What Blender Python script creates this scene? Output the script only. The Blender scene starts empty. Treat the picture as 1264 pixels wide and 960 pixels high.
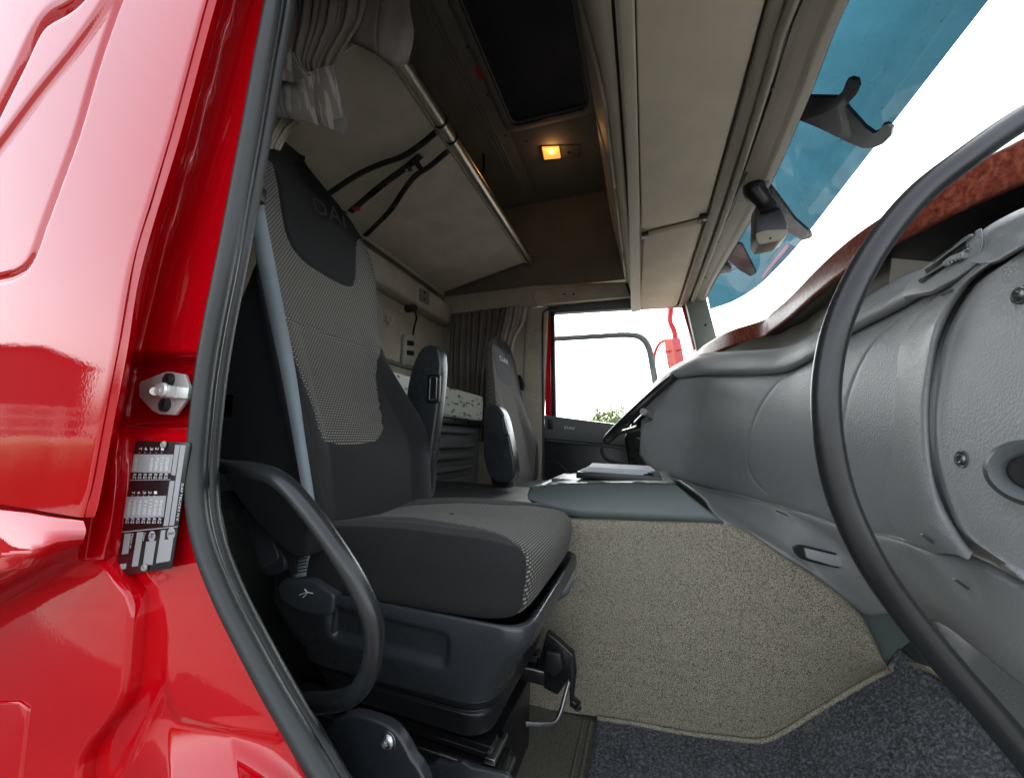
import bpy, bmesh, math, random
import numpy as np
from mathutils import Vector, Matrix
random.seed(4); RNG = np.random.default_rng(7)
S = bpy.context.scene
COL = S.collection
# ------------------------------------------------------------------ camera
# world: X = vehicle forward, Y = across the cab, Z = up (cab floor at 0)
FPX = 475.0; EYE = 0.68
Lc = np.array([165., 65., FPX]); Lc /= np.linalg.norm(Lc)
Rc = np.array([-1372., 14., FPX]); Rc -= Lc*Rc.dot(Lc); Rc /= np.linalg.norm(Rc)
Xc = -Rc; Yc = Lc; Zc = np.cross(Xc, Yc)
cam_d = bpy.data.cameras.new('camera'); cam = bpy.data.objects.new('camera', cam_d); COL.objects.link(cam)
cam_d.sensor_fit = 'HORIZONTAL'; cam_d.sensor_width = 36; cam_d.lens = 36*FPX/1264
cam_d.clip_start = 0.01; cam_d.clip_end = 2000
right = Vector((Xc[0], Yc[0], Zc[0])); down = Vector((Xc[1], Yc[1], Zc[1])); fwd = Vector((Xc[2], Yc[2], Zc[2]))
mw = Matrix((right, -down, -fwd)).transposed().to_4x4(); mw.translation = Vector((0, 0, EYE))
cam.matrix_world = mw
S.camera = cam
# ------------------------------------------------------------------ light
SUN_EL, SUN_AZ = 52.0, 100.0            # azimuth measured from +X (front) towards +Y (far side)
w = bpy.data.worlds.new('World'); S.world = w; w.use_nodes = True
nt = w.node_tree; nt.nodes.clear()
sky = nt.nodes.new('ShaderNodeTexSky'); sky.sky_type = 'NISHITA'; sky.sun_disc = False
sky.sun_elevation = math.radians(SUN_EL); sky.sun_rotation = math.radians(90-SUN_AZ)
sky.air_density = 1.0; sky.dust_density = 4.0; sky.ozone_density = 1.0
bg = nt.nodes.new('ShaderNodeBackground'); bg.inputs[1].default_value = 0.15
out = nt.nodes.new('ShaderNodeOutputWorld')
bw = nt.nodes.new('ShaderNodeRGBToBW'); nt.links.new(sky.outputs[0], bw.inputs[0])
hz = nt.nodes.new('ShaderNodeMix'); hz.data_type = 'RGBA'; hz.inputs[0].default_value = .78      # thin white haze over the whole sky
nt.links.new(sky.outputs[0], hz.inputs[6]); nt.links.new(bw.outputs[0], hz.inputs[7]); nt.links.new(hz.outputs[2], bg.inputs[0]); nt.links.new(bg.outputs[0], out.inputs[0])
sd = bpy.data.lights.new('sun', 'SUN'); sd.energy = 4.5; sd.angle = math.radians(0.5); sd.color = (1, .95, .87)
sun = bpy.data.objects.new('sun', sd); COL.objects.link(sun)
_e, _a = math.radians(SUN_EL), math.radians(SUN_AZ)
sdir = Vector((math.cos(_e)*math.cos(_a), math.cos(_e)*math.sin(_a), math.sin(_e)))
sun.rotation_euler = sdir.to_track_quat('Z', 'Y').to_euler()
vs = S.view_settings; vs.view_transform = 'Standard'; vs.look = 'None'; vs.gamma = 1; vs.exposure = 2.82
S.render.engine = 'CYCLES'
S.cycles.max_bounces = 10; S.cycles.diffuse_bounces = 6; S.cycles.transparent_max_bounces = 16
# ------------------------------------------------------------------ pixel -> place helpers
def ray(px, py):
    d = np.array([px-632, py-480, FPX]); return np.array([d@Xc, d@Yc, d@Zc])
C0 = np.array([0, 0, EYE])
def P(px, py, x=None, y=None, z=None):
    r = ray(px, py)
    t = x/r[0] if x is not None else (y/r[1] if y is not None else (z-EYE)/r[2])
    return C0 + r*t
def PN(px, py, p0, n):
    r = ray(px, py); n = np.array(n, float)
    return C0 + r*(np.dot(np.array(p0)-C0, n)/np.dot(r, n))
def A(*a): return np.array(a, float)
def norm(v): v = np.array(v, float); return v/np.linalg.norm(v)
# ------------------------------------------------------------------ material helpers
def lin(c): return tuple(((v/12.92) if v <= .04045 else ((v+.055)/1.055)**2.4) for v in c)
class M:
    def __init__(s, name, col, rough=.5, metal=0., **k):
        s.m = bpy.data.materials.new(name); s.m.use_nodes = True
        s.n = s.m.node_tree.nodes; s.l = s.m.node_tree.links
        s.b = s.n['Principled BSDF']; s.o = s.n['Material Output']
        s.b.inputs['Base Color'].default_value = (*col, 1)
        s.b.inputs['Roughness'].default_value = rough; s.b.inputs['Metallic'].default_value = metal
        for a, v in k.items(): s.b.inputs[a.replace('_', ' ')].default_value = v
    def node(s, t, **k):
        n = s.n.new(t)
        for a, v in k.items():
            if a in n.inputs.keys(): n.inputs[a].default_value = v
            else: setattr(n, a, v)
        return n
    def coord(s, kind='Object', scale=None):
        c = s.node('ShaderNodeTexCoord').outputs[kind]
        if scale is not None:
            mp = s.node('ShaderNodeMapping'); mp.inputs['Scale'].default_value = scale
            s.l.new(c, mp.inputs['Vector']); c = mp.outputs[0]
        return c
    def noise(s, scale, vec=None, detail=3, rough=.5):
        n = s.node('ShaderNodeTexNoise'); n.inputs['Scale'].default_value = scale
        n.inputs['Detail'].default_value = detail; n.inputs['Roughness'].default_value = rough
        s.l.new(vec if vec is not None else s.coord(), n.inputs['Vector']); return n.outputs['Fac']
    def vor(s, scale, feature='F1', vec=None, outp='Distance'):
        n = s.node('ShaderNodeTexVoronoi', feature=feature); n.inputs['Scale'].default_value = scale
        s.l.new(vec if vec is not None else s.coord(), n.inputs['Vector']); return n.outputs[outp]
    def ramp(s, fac, stops):
        r = s.node('ShaderNodeValToRGB'); e = r.color_ramp.elements
        while len(e) < len(stops): e.new(.5)
        for i, (p, c) in enumerate(stops):
            e[i].position = p; e[i].color = (*(c if hasattr(c, '__len__') else (c,)*3), 1)
        s.l.new(fac, r.inputs[0]); return r.outputs[0]
    def math(s, op, a, b=None, clamp=False):
        n = s.node('ShaderNodeMath', operation=op); n.use_clamp = clamp
        for i, v in enumerate((a, b)):
            if v is None: continue
            if isinstance(v, (int, float)): n.inputs[i].default_value = v
            else: s.l.new(v, n.inputs[i])
        return n.outputs[0]
    def mix(s, fac, a, b, blend='MIX'):
        n = s.node('ShaderNodeMix', data_type='RGBA', blend_type=blend)
        for i, v in ((0, fac), (6, a), (7, b)):
            if isinstance(v, (int, float)): n.inputs[i].default_value = v
            elif isinstance(v, tuple): n.inputs[i].default_value = (*v, 1)
            else: s.l.new(v, n.inputs[i])
        return n.outputs[2]
    def attr(s, name): n = s.node('ShaderNodeAttribute', attribute_name=name); return n.outputs['Fac']
    def color(s, c): s.l.new(c, s.b.inputs['Base Color']); return s
    def rough(s, c): s.l.new(c, s.b.inputs['Roughness']); return s
    def bump(s, h, strength=.3, dist=.001):
        n = s.node('ShaderNodeBump'); n.inputs['Strength'].default_value = strength; n.inputs['Distance'].default_value = dist
        s.l.new(h, n.inputs['Height']); s.l.new(n.outputs[0], s.b.inputs['Normal']); return s
MAT = {}
def wear(m, base, amt=.18, sc=7, rbase=.5, ramt=.15):
    f = m.noise(sc, detail=5, rough=.6)
    lo = tuple(v*(1-amt) for v in base); hi = tuple(min(1, v*(1+amt)) for v in base)
    m.color(m.ramp(f, [(.3, lo), (.7, hi)])); m.rough(m.ramp(f, [(.3, max(.02, rbase-ramt)), (.7, rbase+ramt)])); return m
def simple(name, col, rough=.5, metal=0., grain=0, gs=300, gd=.0006, amt=.15, **k):
    m = M(name, col, rough, metal, **k); wear(m, col, amt, rbase=rough, ramt=min(.1, rough*.4))
    if grain: m.bump(m.noise(gs, detail=2), grain, gd)
    MAT[name] = m.m; return m
def leather(name, col, rough, scale, dist, st=.5, amt=.1, two=None):
    m = M(name, col, rough); wear(m, col, amt, rbase=rough, ramt=.06)
    v = m.vor(scale, 'SMOOTH_F1'); n = m.noise(scale*1.1, detail=1)
    if name == 'dash_grey_coarse': v = m.vor(scale, 'F1'); n = m.math('MULTIPLY', n, .3)
    m.bump(m.math('ADD', v, n), st, dist); MAT[name] = m.m; return m
# painted metal
def paint(name, col):
    m = M(name, col, .32, 0, Coat_Weight=1., Coat_Roughness=.03, Coat_IOR=1.62)
    m.b.inputs['Specular IOR Level'].default_value = .0
    f = m.noise(3, detail=4); m.color(m.ramp(f, [(.3, tuple(v*.93 for v in col)), (.7, col)]))
    n = m.node('ShaderNodeBump'); n.inputs['Strength'].default_value = .06; n.inputs['Distance'].default_value = .0006
    m.l.new(m.noise(260, detail=2), n.inputs['Height']); m.l.new(n.outputs[0], m.b.inputs['Coat Normal'])
    MAT[name] = m.m
paint('red_paint', (.46, .0008, .005))
paint('mirror_red', (.6, .02, .03))
leather('seal_rubber', (.016, .020, .020), .42, 900, .0004, .25)
leather('dash_grey', (.31, .325, .327), .42, 330, .0009, .55)
leather('dash_grey_coarse', (.36, .374, .375), .48, 260, .0010, .5)
leather('dash_dark', (.10, .112, .112), .42, 400, .0006, .4)
leather('console_green', (.105, .13, .122), .38, 500, .0005, .35)
leather('black_plastic', (.012, .0135, .015), .36, 620, .0004, .35)
leather('seat_plastic', (.022, .026, .030), .29, 620, .0004, .35)
leather('handle_plastic', (.016, .018, .019), .3, 1500, .0002, .25)
simple('smooth_black', (.007, .008, .009), .32)
simple('deep_black', (.003, .003, .0035), .7)
simple('gloss_black', (.012, .012, .013), .12)
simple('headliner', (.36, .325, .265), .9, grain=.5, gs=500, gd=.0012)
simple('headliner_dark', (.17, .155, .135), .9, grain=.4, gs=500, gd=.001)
simple('storage_cloth', (.66, .59, .455), .85, grain=.5, gs=420, gd=.0010, amt=.08)
simple('storage_trim', (.47, .425, .325), .5, grain=.3, gs=700, gd=.0004, amt=.1)
simple('header_trim', (.24, .22, .165), .5, grain=.3, gs=700, gd=.0004, amt=.1)
simple('bunk_board', (.46, .41, .34), .8, grain=.3, gs=600, gd=.0006)
simple('pillar_green', (.16, .19, .16), .5, grain=.3)
MAT['aluminium'] = M('aluminium', (.62, .58, .50), .3, 1.0).m; simple('floor_rubber', (.035, .038, .038), .5, grain=.4)
simple('steel', (.55, .56, .56), .3, 1.0)
simple('zinc', (.62, .66, .62), .38, .55, amt=.25)
simple('belt_web', (.20, .245, .262), .5); simple('emboss', (.022, .024, .026), .7); simple('lever_grey', (.05, .056, .062), .32); simple('pan_plastic', (.036, .041, .046), .27, grain=.3, gs=900, gd=.0003, amt=.06)
simple('tray_plastic', (.13, .125, .10), .6)
simple('paper', (.6, .62, .66), .8)
simple('white_plastic', (.30, .29, .25), .5)
simple('beige_plastic', (.38, .34, .27), .5)
simple('red_plastic', (.55, .02, .02), .4)
simple('dark_steel', (.22, .23, .23), .35, .9)
simple('print_white', (.75, .75, .75), .5)
simple('print_silver', (.33, .34, .345), .5, amt=.2)
simple('print_grey', (.30, .31, .32), .5)
simple('plate_black', (.010, .010, .011), .3)
simple('hatch_blind', (.002, .0045, .015), .6)
# carpet
m = M('carpet', (.05, .06, .075), .95); f = m.noise(170, detail=4, rough=.7); g = m.noise(9, detail=3)
c = m.ramp(f, [(.36, (.03, .034, .038)), (.5, (.115, .126, .136)), (.64, (.36, .38, .39))])
m.color(m.mix(.35, c, m.ramp(g, [(.3, (.045, .050, .056)), (.7, (.13, .14, .148))]), 'MIX')); m.bump(f, 1., .004); MAT['carpet'] = m.m
# mottled vinyl of the engine tunnel and floor
def vinyl(name, lo, hi, edge):
    m = M(name, hi, .5); v = m.vor(300, 'DISTANCE_TO_EDGE'); n = m.noise(420, detail=2); g = m.noise(3.5, detail=3)
    h = m.math('ADD', m.math('MULTIPLY', v, 1.6), m.math('MULTIPLY', n, .8))
    c = m.ramp(h, [(.42, edge), (.62, lo), (.85, hi)])
    m.color(m.mix(m.ramp(g, [(.35, 0.), (.65, .35)]), c, (.23, .215, .17))); m.bump(h, .7, .0012); MAT[name] = m.m
vinyl('tunnel_vinyl', (.33, .297, .215), (.51, .463, .335), (.09, .083, .062))
vinyl('floor_vinyl', (.12, .115, .09), (.20, .185, .15), (.03, .03, .027))
# fabrics
def woven_parts(m, hi, lo, sx=140, sy=175):
    """rows of pale dashes on a dark weave, running in the seat's own UV (metres)"""
    uv = m.coord('UV'); sep = m.node('ShaderNodeSeparateXYZ'); m.l.new(uv, sep.inputs[0])
    u, v = sep.outputs[0], sep.outputs[1]
    vv = m.math('MULTIPLY', v, sy); row = m.math('FLOOR', vv); odd = m.math('MODULO', row, 2.0)
    uu = m.math('ADD', m.math('MULTIPLY', u, sx), m.math('MULTIPLY', odd, .5))
    fu = m.math('FRACT', uu); fv = m.math('FRACT', vv)
    du = m.math('ABSOLUTE', m.math('SUBTRACT', fu, .5)); dv = m.math('ABSOLUTE', m.math('SUBTRACT', fv, .5))
    a = m.math('MULTIPLY', m.math('SUBTRACT', .42, du), 6, True); b = m.math('MULTIPLY', m.math('SUBTRACT', .33, dv), 6, True)
    k = m.math('MULTIPLY', a, b)
    return k, m.mix(k, lo, hi)
def seat_fabric(name, hi, lo, dark, insert):
    m = M(name, dark, .95, Sheen_Weight=.04, Sheen_Roughness=.5)
    k, wc = woven_parts(m, hi, lo)
    n = m.noise(5, detail=4); dk = m.ramp(n, [(.3, tuple(v*.8 for v in dark)), (.7, tuple(v*1.25 for v in dark))])
    za = m.math('MULTIPLY', m.math('ADD', m.attr('zone_a'), .0005), 900, True)
    zb = m.math('MULTIPLY', m.math('ADD', m.attr('zone_b'), .0005), 900, True)
    c = m.mix(za, dk, wc); c = m.mix(zb, c, insert); m.color(c); k = m.math('MULTIPLY', k, m.math('SUBTRACT', 1.0, zb))
    fine = m.noise(900, detail=2)
    h = m.math('ADD', m.math('MULTIPLY', m.math('MULTIPLY', k, za), 1.2), m.math('MULTIPLY', fine, .35))
    m.bump(h, .7, .0015); MAT[name] = m.m
seat_fabric('seat_fabric', (.29, .28, .235), (.033, .034, .031), (.0115, .0118, .012), (.006, .007, .008))
seat_fabric('driver_fabric', (.15, .135, .125), (.05, .046, .043), (.009, .010, .012), (.045, .045, .05))
simple('velour', (.0065, .0075, .0085), .95, grain=.4, gs=800, amt=.3, Sheen_Weight=.03)
m = M('curtain_cloth', (.2, .17, .15), .85, Sheen_Weight=.2)
uv = m.coord('UV'); mp = m.node('ShaderNodeMapping'); mp.inputs['Scale'].default_value = (16, 75, 1); m.l.new(uv, mp.inputs['Vector'])
v = m.noise(1.0, vec=mp.outputs[0], detail=1); m.color(m.ramp(v, [(.50, (.25, .225, .195)), (.56, (.44, .405, .36))])); m.bump(m.noise(700), .4, .0006); MAT['curtain_striped'] = m.m
simple('curtain_plain', (.25, .22, .20), .8, grain=.3, gs=700, amt=.2)
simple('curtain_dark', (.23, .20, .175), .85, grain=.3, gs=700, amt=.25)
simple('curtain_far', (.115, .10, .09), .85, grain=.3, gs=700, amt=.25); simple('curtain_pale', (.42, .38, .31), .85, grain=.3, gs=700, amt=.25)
m = M('mattress_cloth', (.6, .64, .55), .85); mp = m.coord('Object', (1, 17, 58))
v = m.vor(1.0, 'F1', mp); rnd = m.noise(20, detail=1)
k = m.ramp(v, [(.30, 1.), (.36, 0.)]); k2 = m.ramp(rnd, [(.42, 0.), (.5, 1.)])
m.color(m.mix(m.math('MULTIPLY', k, k2), (.58, .63, .54), (.16, .17, .16))); m.bump(m.noise(500), .4, .001); MAT['mattress_cloth'] = m.m
# burl wood
m = M('burl_wood', (.3, .07, .03), .4, Coat_Weight=.06, Coat_Roughness=.1)
a1 = m.noise(95, detail=7, rough=.7); wv = m.node('ShaderNodeTexWave', wave_type='BANDS'); wv.inputs['Scale'].default_value = 34; wv.inputs['Distortion'].default_value = 14; wv.inputs['Detail'].default_value = 5
m.l.new(m.coord(), wv.inputs['Vector'])
m.color(m.ramp(m.math('ADD', m.math('MULTIPLY', a1, .85), m.math('MULTIPLY', wv.outputs['Fac'], .15)), [(.25, (.06, .012, .008)), (.5, (.27, .055, .03)), (.75, (.47, .15, .08))])); MAT['burl_wood'] = m.m
# glass
def thin_glass(name, tint, gloss=.05, dirty=0):
    m = M(name, (1, 1, 1)); m.n.remove(m.b)
    t = m.node('ShaderNodeBsdfTransparent'); t.inputs[0].default_value = (*tint, 1)
    g = m.node('ShaderNodeBsdfGlossy'); g.inputs['Roughness'].default_value = .02
    fr = m.node('ShaderNodeFresnel'); fr.inputs[0].default_value = 1.45
    mx = m.node('ShaderNodeMixShader'); m.l.new(m.math('MULTIPLY', fr.outputs[0], .12 if dirty else .35), mx.inputs[0]); m.l.new(t.outputs[0], mx.inputs[1]); m.l.new(g.outputs[0], mx.inputs[2])
    o = mx.outputs[0]
    if dirty:
        d = m.node('ShaderNodeBsdfTranslucent'); d.inputs[0].default_value = (.35, .62, .72, 1)
        f = m.noise(6, detail=6, rough=.65); m2 = m.node('ShaderNodeMixShader')
        m.l.new(m.ramp(f, [(.35, dirty*.25), (.75, dirty)]), m2.inputs[0]); m.l.new(o, m2.inputs[1]); m.l.new(d.outputs[0], m2.inputs[2]); o = m2.outputs[0]
        n2 = m.noise(7, vec=m.coord('Object', (1, 1.6, .4)), detail=5)
        m.l.new(m.ramp(n2, [(.3, tuple(v*.88 for v in tint)), (.7, tuple(min(1, v*1.12) for v in tint))]), t.inputs[0])
    m.l.new(o, m.o.inputs[0]); MAT[name] = m.m
thin_glass('window_glass', (.97, .99, .985))
thin_glass('visor_acrylic', (.0072, .026, .036), dirty=.012)
thin_glass('lamp_cover', (.9, .8, .6))
m = M('lamp_glow', (1, .5, .15), .4); m.b.inputs['Emission Color'].default_value = (1, .33, .05, 1)
f = m.vor(60); m.b.inputs['Emission Strength'].default_value = .2; MAT['lamp_glow'] = m.m
m = M('lamp_bulb', (1, .8, .5), .4); m.b.inputs['Emission Color'].default_value = (1, .62, .22, 1); m.b.inputs['Emission Strength'].default_value = 9; MAT['lamp_bulb'] = m.m
# ------------------------------------------------------------------ object helpers
def thing(name, label, cat, loc=(0, 0, 0), group=None):
    o = bpy.data.objects.new(name, None); COL.objects.link(o); o.location = [float(v) for v in loc]
    o.empty_display_size = .05
    o['label'] = label; o['category'] = cat
    if group: o['group'] = group
    return o
def link(name, me, mat, parent=None, smooth=True, label=None, angle=None):
    o = bpy.data.objects.new(name, me); COL.objects.link(o)
    if mat: me.materials.append(MAT[mat])
    if smooth:
        me.polygons.foreach_set('use_smooth', [True]*len(me.polygons))
        if angle:
            try: me.set_sharp_from_angle(angle=math.radians(angle))
            except Exception: pass
    if parent:
        o.parent = parent
        loc = parent.location if parent.type == 'EMPTY' else Vector((0, 0, 0))
        o.matrix_parent_inverse = Matrix.Translation(-loc)
    if label: o['label'] = label
    return o
def tag(o, label, cat, group=None):
    o['label'] = label; o['category'] = cat
    if group: o['group'] = group
    return o
def pydata(name, vs_, fs, mat, parent=None, **k):
    me = bpy.data.meshes.new(name); me.from_pydata([tuple(map(float, v)) for v in vs_], [], [tuple(f) for f in fs]); me.validate(); me.update()
    return link(name, me, mat, parent, **k)
def cr(pts, n, closed=False):
    """Catmull-Rom through pts (k,d) -> n samples"""
    p = np.array(pts, float); k = len(p)
    if k == 2: 
        t = np.linspace(0, 1, n)[:, None]; return p[0]*(1-t)+p[1]*t
    if closed: q = np.vstack([p[-1], p, p[0], p[1]]); seg = k
    else: q = np.vstack([2*p[0]-p[1], p, 2*p[-1]-p[-2]]); seg = k-1
    # chord-length weighted sampling
    pp = np.vstack([p, p[:1]]) if closed else p
    L = np.concatenate([[0], np.cumsum(np.linalg.norm(np.diff(pp, axis=0), axis=1))]); L /= L[-1]
    u = np.linspace(0, 1, n, endpoint=not closed); out = []
    for x in u:
        i = min(seg-1, max(0, np.searchsorted(L, x, 'right')-1)); t = (x-L[i])/max(1e-9, L[i+1]-L[i])
        a, b, c, d = q[i], q[i+1], q[i+2], q[i+3]
        out.append(.5*((2*b)+(-a+c)*t+(2*a-5*b+4*c-d)*t*t+(-a+3*b-3*c+d)*t**3))
    return np.array(out)
def cr_lin(pts, n):
    p = np.array(pts, float); L = np.concatenate([[0], np.cumsum(np.linalg.norm(np.diff(p[:, :], axis=0), axis=1))]); L /= L[-1]
    u = np.linspace(0, 1, n); return np.stack([np.interp(u, L, p[:, i]) for i in range(p.shape[1])], 1)
def fillet(pts, r, n=5, closed=False):
    p = [np.array(q, float) for q in pts]; out = []; k = len(p)
    for i in range(k):
        if not closed and i in (0, k-1): out.append(p[i]); continue
        a, b, c = p[i-1], p[i], p[(i+1) % k]
        la, lc = np.linalg.norm(a-b), np.linalg.norm(c-b); rr = min(r, la*.45, lc*.45)
        s, e = b+(a-b)/la*rr, b+(c-b)/lc*rr
        for j in range(n):
            t = j/(n-1); out.append((1-t)**2*s+2*t*(1-t)*b+t*t*e)
    return np.array(out)
def grid_mesh(name, G, uv=None, closed_u=False, closed_v=False):
    G = np.array(G, float); a, b = G.shape[:2]; vs_ = G.reshape(-1, 3); fs = []
    for i in range(a if closed_u else a-1):
        for j in range(b if closed_v else b-1):
            i2, j2 = (i+1) % a, (j+1) % b
            fs.append((i*b+j, i*b+j2, i2*b+j2, i2*b+j))
    me = bpy.data.meshes.new(name); me.from_pydata(vs_.tolist(), [], fs); me.update()
    if uv is not None:
        U = np.array(uv, float).reshape(-1, 2); l = me.uv_layers.new(name='UVMap')
        idx = np.zeros(len(me.loops), np.int32); me.loops.foreach_get('vertex_index', idx)
        l.data.foreach_set('uv', U[idx].ravel())
    return me
def grid(name, G, mat, parent=None, thick=0., uv=None, flip=False, **k):
    me = grid_mesh(name, G, uv)
    if flip:
        me.flip_normals()
    o = link(name, me, mat, parent, **k)
    if thick:
        s = o.modifiers.new('thickness', 'SOLIDIFY'); s.thickness = abs(thick); s.offset = -1 if thick > 0 else 1
    return o
def surf(ctrl, nu, nv, lin_u=False, lin_v=False):
    """ctrl[row][col] of 3-D points -> dense (nu,nv) grid"""
    rows = [(cr_lin if lin_v else cr)(r, nv) for r in ctrl]
    R = np.array(rows); cols = [(cr_lin if lin_u else cr)(R[:, j], nu) for j in range(nv)]
    return np.array(cols).transpose(1, 0, 2)
def tube(name, pts, r, mat, parent=None, n=14, res=40, closed=False, smooth_path=True, flat=None, **k):
    p = cr(pts, res, closed) if smooth_path else np.array(pts, float)
    m_ = len(p); rr = np.interp(np.linspace(0, 1, m_), np.linspace(0, 1, len(r)), r) if hasattr(r, '__len__') else np.full(m_, r)
    T = np.gradient(p, axis=0) if not closed else (np.roll(p, -1, 0)-np.roll(p, 1, 0))
    T /= np.linalg.norm(T, axis=1)[:, None]+1e-12
    up = A(0, 0, 1) if abs(T[0][2]) < .9 else A(0, 1, 0); u = np.cross(T[0], up); u /= np.linalg.norm(u); rings = []
    for i in range(m_):
        u = u-T[i]*u.dot(T[i]); u /= np.linalg.norm(u); v = np.cross(T[i], u)
        th = np.linspace(0, 2*math.pi, n, endpoint=False)
        fl = flat if flat else 1
        rings.append(p[i]+rr[i]*(np.outer(np.cos(th), u)+fl*np.outer(np.sin(th), v)))
    G = np.array(rings); me = grid_mesh(name, G, closed_u=closed, closed_v=True)
    if not closed:
        bm = bmesh.new(); bm.from_mesh(me); bm.verts.ensure_lookup_table()
        bm.faces.new([bm.verts[j] for j in range(n)][::-1]); bm.faces.new([bm.verts[(m_-1)*n+j] for j in range(n)])
        bmesh.ops.recalc_face_normals(bm, faces=bm.faces); bm.to_mesh(me); bm.free()
    return link(name, me, mat, parent, angle=50, **k)
def ribbon(name, pts, wdir, width, mat, parent=None, thick=.0015, res=30, **k):
    p = cr(pts, res); wd = np.array(wdir, float)
    if wd.ndim == 1: wd = np.tile(norm(wd), (res, 1))
    ww = np.interp(np.linspace(0, 1, res), np.linspace(0, 1, len(width)), width) if hasattr(width, '__len__') else np.full(res, width)
    G = np.array([[p[i]-wd[i]*ww[i]/2, p[i], p[i]+wd[i]*ww[i]/2] for i in range(res)])
    return grid(name, G, mat, parent, thick=thick, **k)
def prism(name, poly, off, mat, parent=None, bevel=0., seg=3, smooth=True, **k):
    """closed polygon (3-D) extruded by the vector off"""
    poly = [np.array(q, float) for q in poly]; off = np.array(off, float)
    bm = bmesh.new(); a = [bm.verts.new(q) for q in poly]; b = [bm.verts.new(q+off) for q in poly]; n = len(a)
    bm.faces.new(a); bm.faces.new(b[::-1])
    for i in range(n): bm.faces.new((a[i], b[i], b[(i+1) % n], a[(i+1) % n]))
    bmesh.ops.recalc_face_normals(bm, faces=bm.faces)
    if bevel:
        eds = [e for e in bm.edges if len(e.link_faces) == 2 and e.calc_face_angle(0) > math.radians(28)]
        bmesh.ops.bevel(bm, geom=eds, offset=bevel, segments=seg, affect='EDGES', profile=.5, clamp_overlap=True)
    me = bpy.data.meshes.new(name); bm.to_mesh(me); bm.free()
    return link(name, me, mat, parent, smooth=smooth, angle=35, **k)
def box(name, lo, hi, mat, parent=None, bevel=.004, seg=3, rot=None, **k):
    lo, hi = np.array(lo, float), np.array(hi, float)
    q = [A(lo[0], lo[1], lo[2]), A(hi[0], lo[1], lo[2]), A(hi[0], hi[1], lo[2]), A(lo[0], hi[1], lo[2])]
    if rot is not None:      # (axis, degrees) about the box centre
        Rm = np.array(Matrix.Rotation(math.radians(rot[1]), 3, Vector(rot[0]))); cc = (lo+hi)/2
        q = [Rm@(v-cc)+cc for v in q]; off = Rm@A(0, 0, hi[2]-lo[2])
    else: off = A(0, 0, hi[2]-lo[2])
    return prism(name, q, off, mat, parent, bevel=bevel, seg=seg, **k)
def loft(name, loops, mat, parent=None, cap=True, **k):
    G = np.array(loops, float); me = grid_mesh(name, G, closed_v=True); n = G.shape[1]
    if cap:
        bm = bmesh.new(); bm.from_mesh(me); bm.verts.ensure_lookup_table()
        bm.faces.new([bm.verts[j] for j in range(n)][::-1]); bm.faces.new([bm.verts[(len(G)-1)*n+j] for j in range(n)])
        bmesh.ops.recalc_face_normals(bm, faces=bm.faces); bm.to_mesh(me); bm.free()
    return link(name, me, mat, parent, **k)
def disc(name, c, nrm, r, h, mat, parent=None, n=24, prof=None, **k):
    """lathe about nrm; prof = [(radius, height)...]"""
    nrm = norm(nrm); a = norm(np.cross(nrm, A(0, 0, 1) if abs(nrm[2]) < .9 else A(1, 0, 0))); b = np.cross(nrm, a)
    prof = prof or [(r*.02, h), (r*.8, h), (r*.95, h*.85), (r, h*.5), (r, 0)]
    th = np.linspace(0, 2*math.pi, n, endpoint=False)
    G = [[np.array(c)+nrm*hh+rr*(math.cos(t)*a+math.sin(t)*b) for t in th] for rr, hh in prof]
    return loft(name, G, mat, parent, cap=True, angle=40, **k)
def screw(parent, c, nrm, r=.008, name='screw', mat='steel'):
    o = disc(name, c, nrm, r, r*.35, mat, parent, prof=[(r*.05, r*.02), (r*.3, r*.02), (r*.36, r*.3), (r*.6, r*.42), (r*.9, r*.25), (r, 0), (r, -r*.4)])
    return o
def text_on(name, s, quad, mat, parent, h=.0004, res=2, spacing=1.0):
    """lay lettering s into the 3-D quad (bottom-left, bottom-right, top-right, top-left of the writing)"""
    cu = bpy.data.curves.new(name, 'FONT'); cu.body = s; cu.resolution_u = res; cu.space_character = spacing
    o = bpy.data.objects.new(name, cu); COL.objects.link(o); bpy.context.view_layer.update()
    me = bpy.data.meshes.new_from_object(o.evaluated_get(bpy.context.evaluated_depsgraph_get()))
    bpy.data.objects.remove(o)
    v = np.array([x.co[:] for x in me.vertices]); lo, hi = v.min(0), v.max(0)
    a, b, c, d = [np.array(q, float) for q in quad]; n = norm(np.cross(b-a, d-a))
    for i, x in enumerate(me.vertices):
        u_ = (v[i, 0]-lo[0])/(hi[0]-lo[0]); w_ = (v[i, 1]-lo[1])/(hi[1]-lo[1])
        p = (a*(1-u_)+b*u_)*(1-w_)+(d*(1-u_)+c*u_)*w_ + n*h; x.co = p
    return link(name, me, mat, parent, smooth=False)
def seg_dist(pt, path):
    """distance of (...,2) points to a polyline"""
    d = np.full(pt.shape[:-1], 1e9); path = np.array(path, float)
    for a, b in zip(path[:-1], path[1:]):
        ab = b-a; t = np.clip(((pt-a)@ab)/(ab@ab+1e-12), 0, 1); q = a+t[..., None]*ab
        d = np.minimum(d, np.linalg.norm(pt-q, axis=-1))
    return d
def poly_sd(pt, poly):
    """signed distance, positive inside"""
    poly = np.array(poly, float); d = seg_dist(pt, np.vstack([poly, poly[:1]])); ins = np.zeros(pt.shape[:-1], bool)
    x, y = pt[..., 0], pt[..., 1]; n = len(poly)
    for i in range(n):
        x1, y1 = poly[i]; x2, y2 = poly[(i+1) % n]
        c = ((y1 > y) != (y2 > y)) & (x < (x2-x1)*(y-y1)/((y2-y1) if y2 != y1 else 1e-12)+x1); ins ^= c
    return np.where(ins, d, -d)
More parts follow.
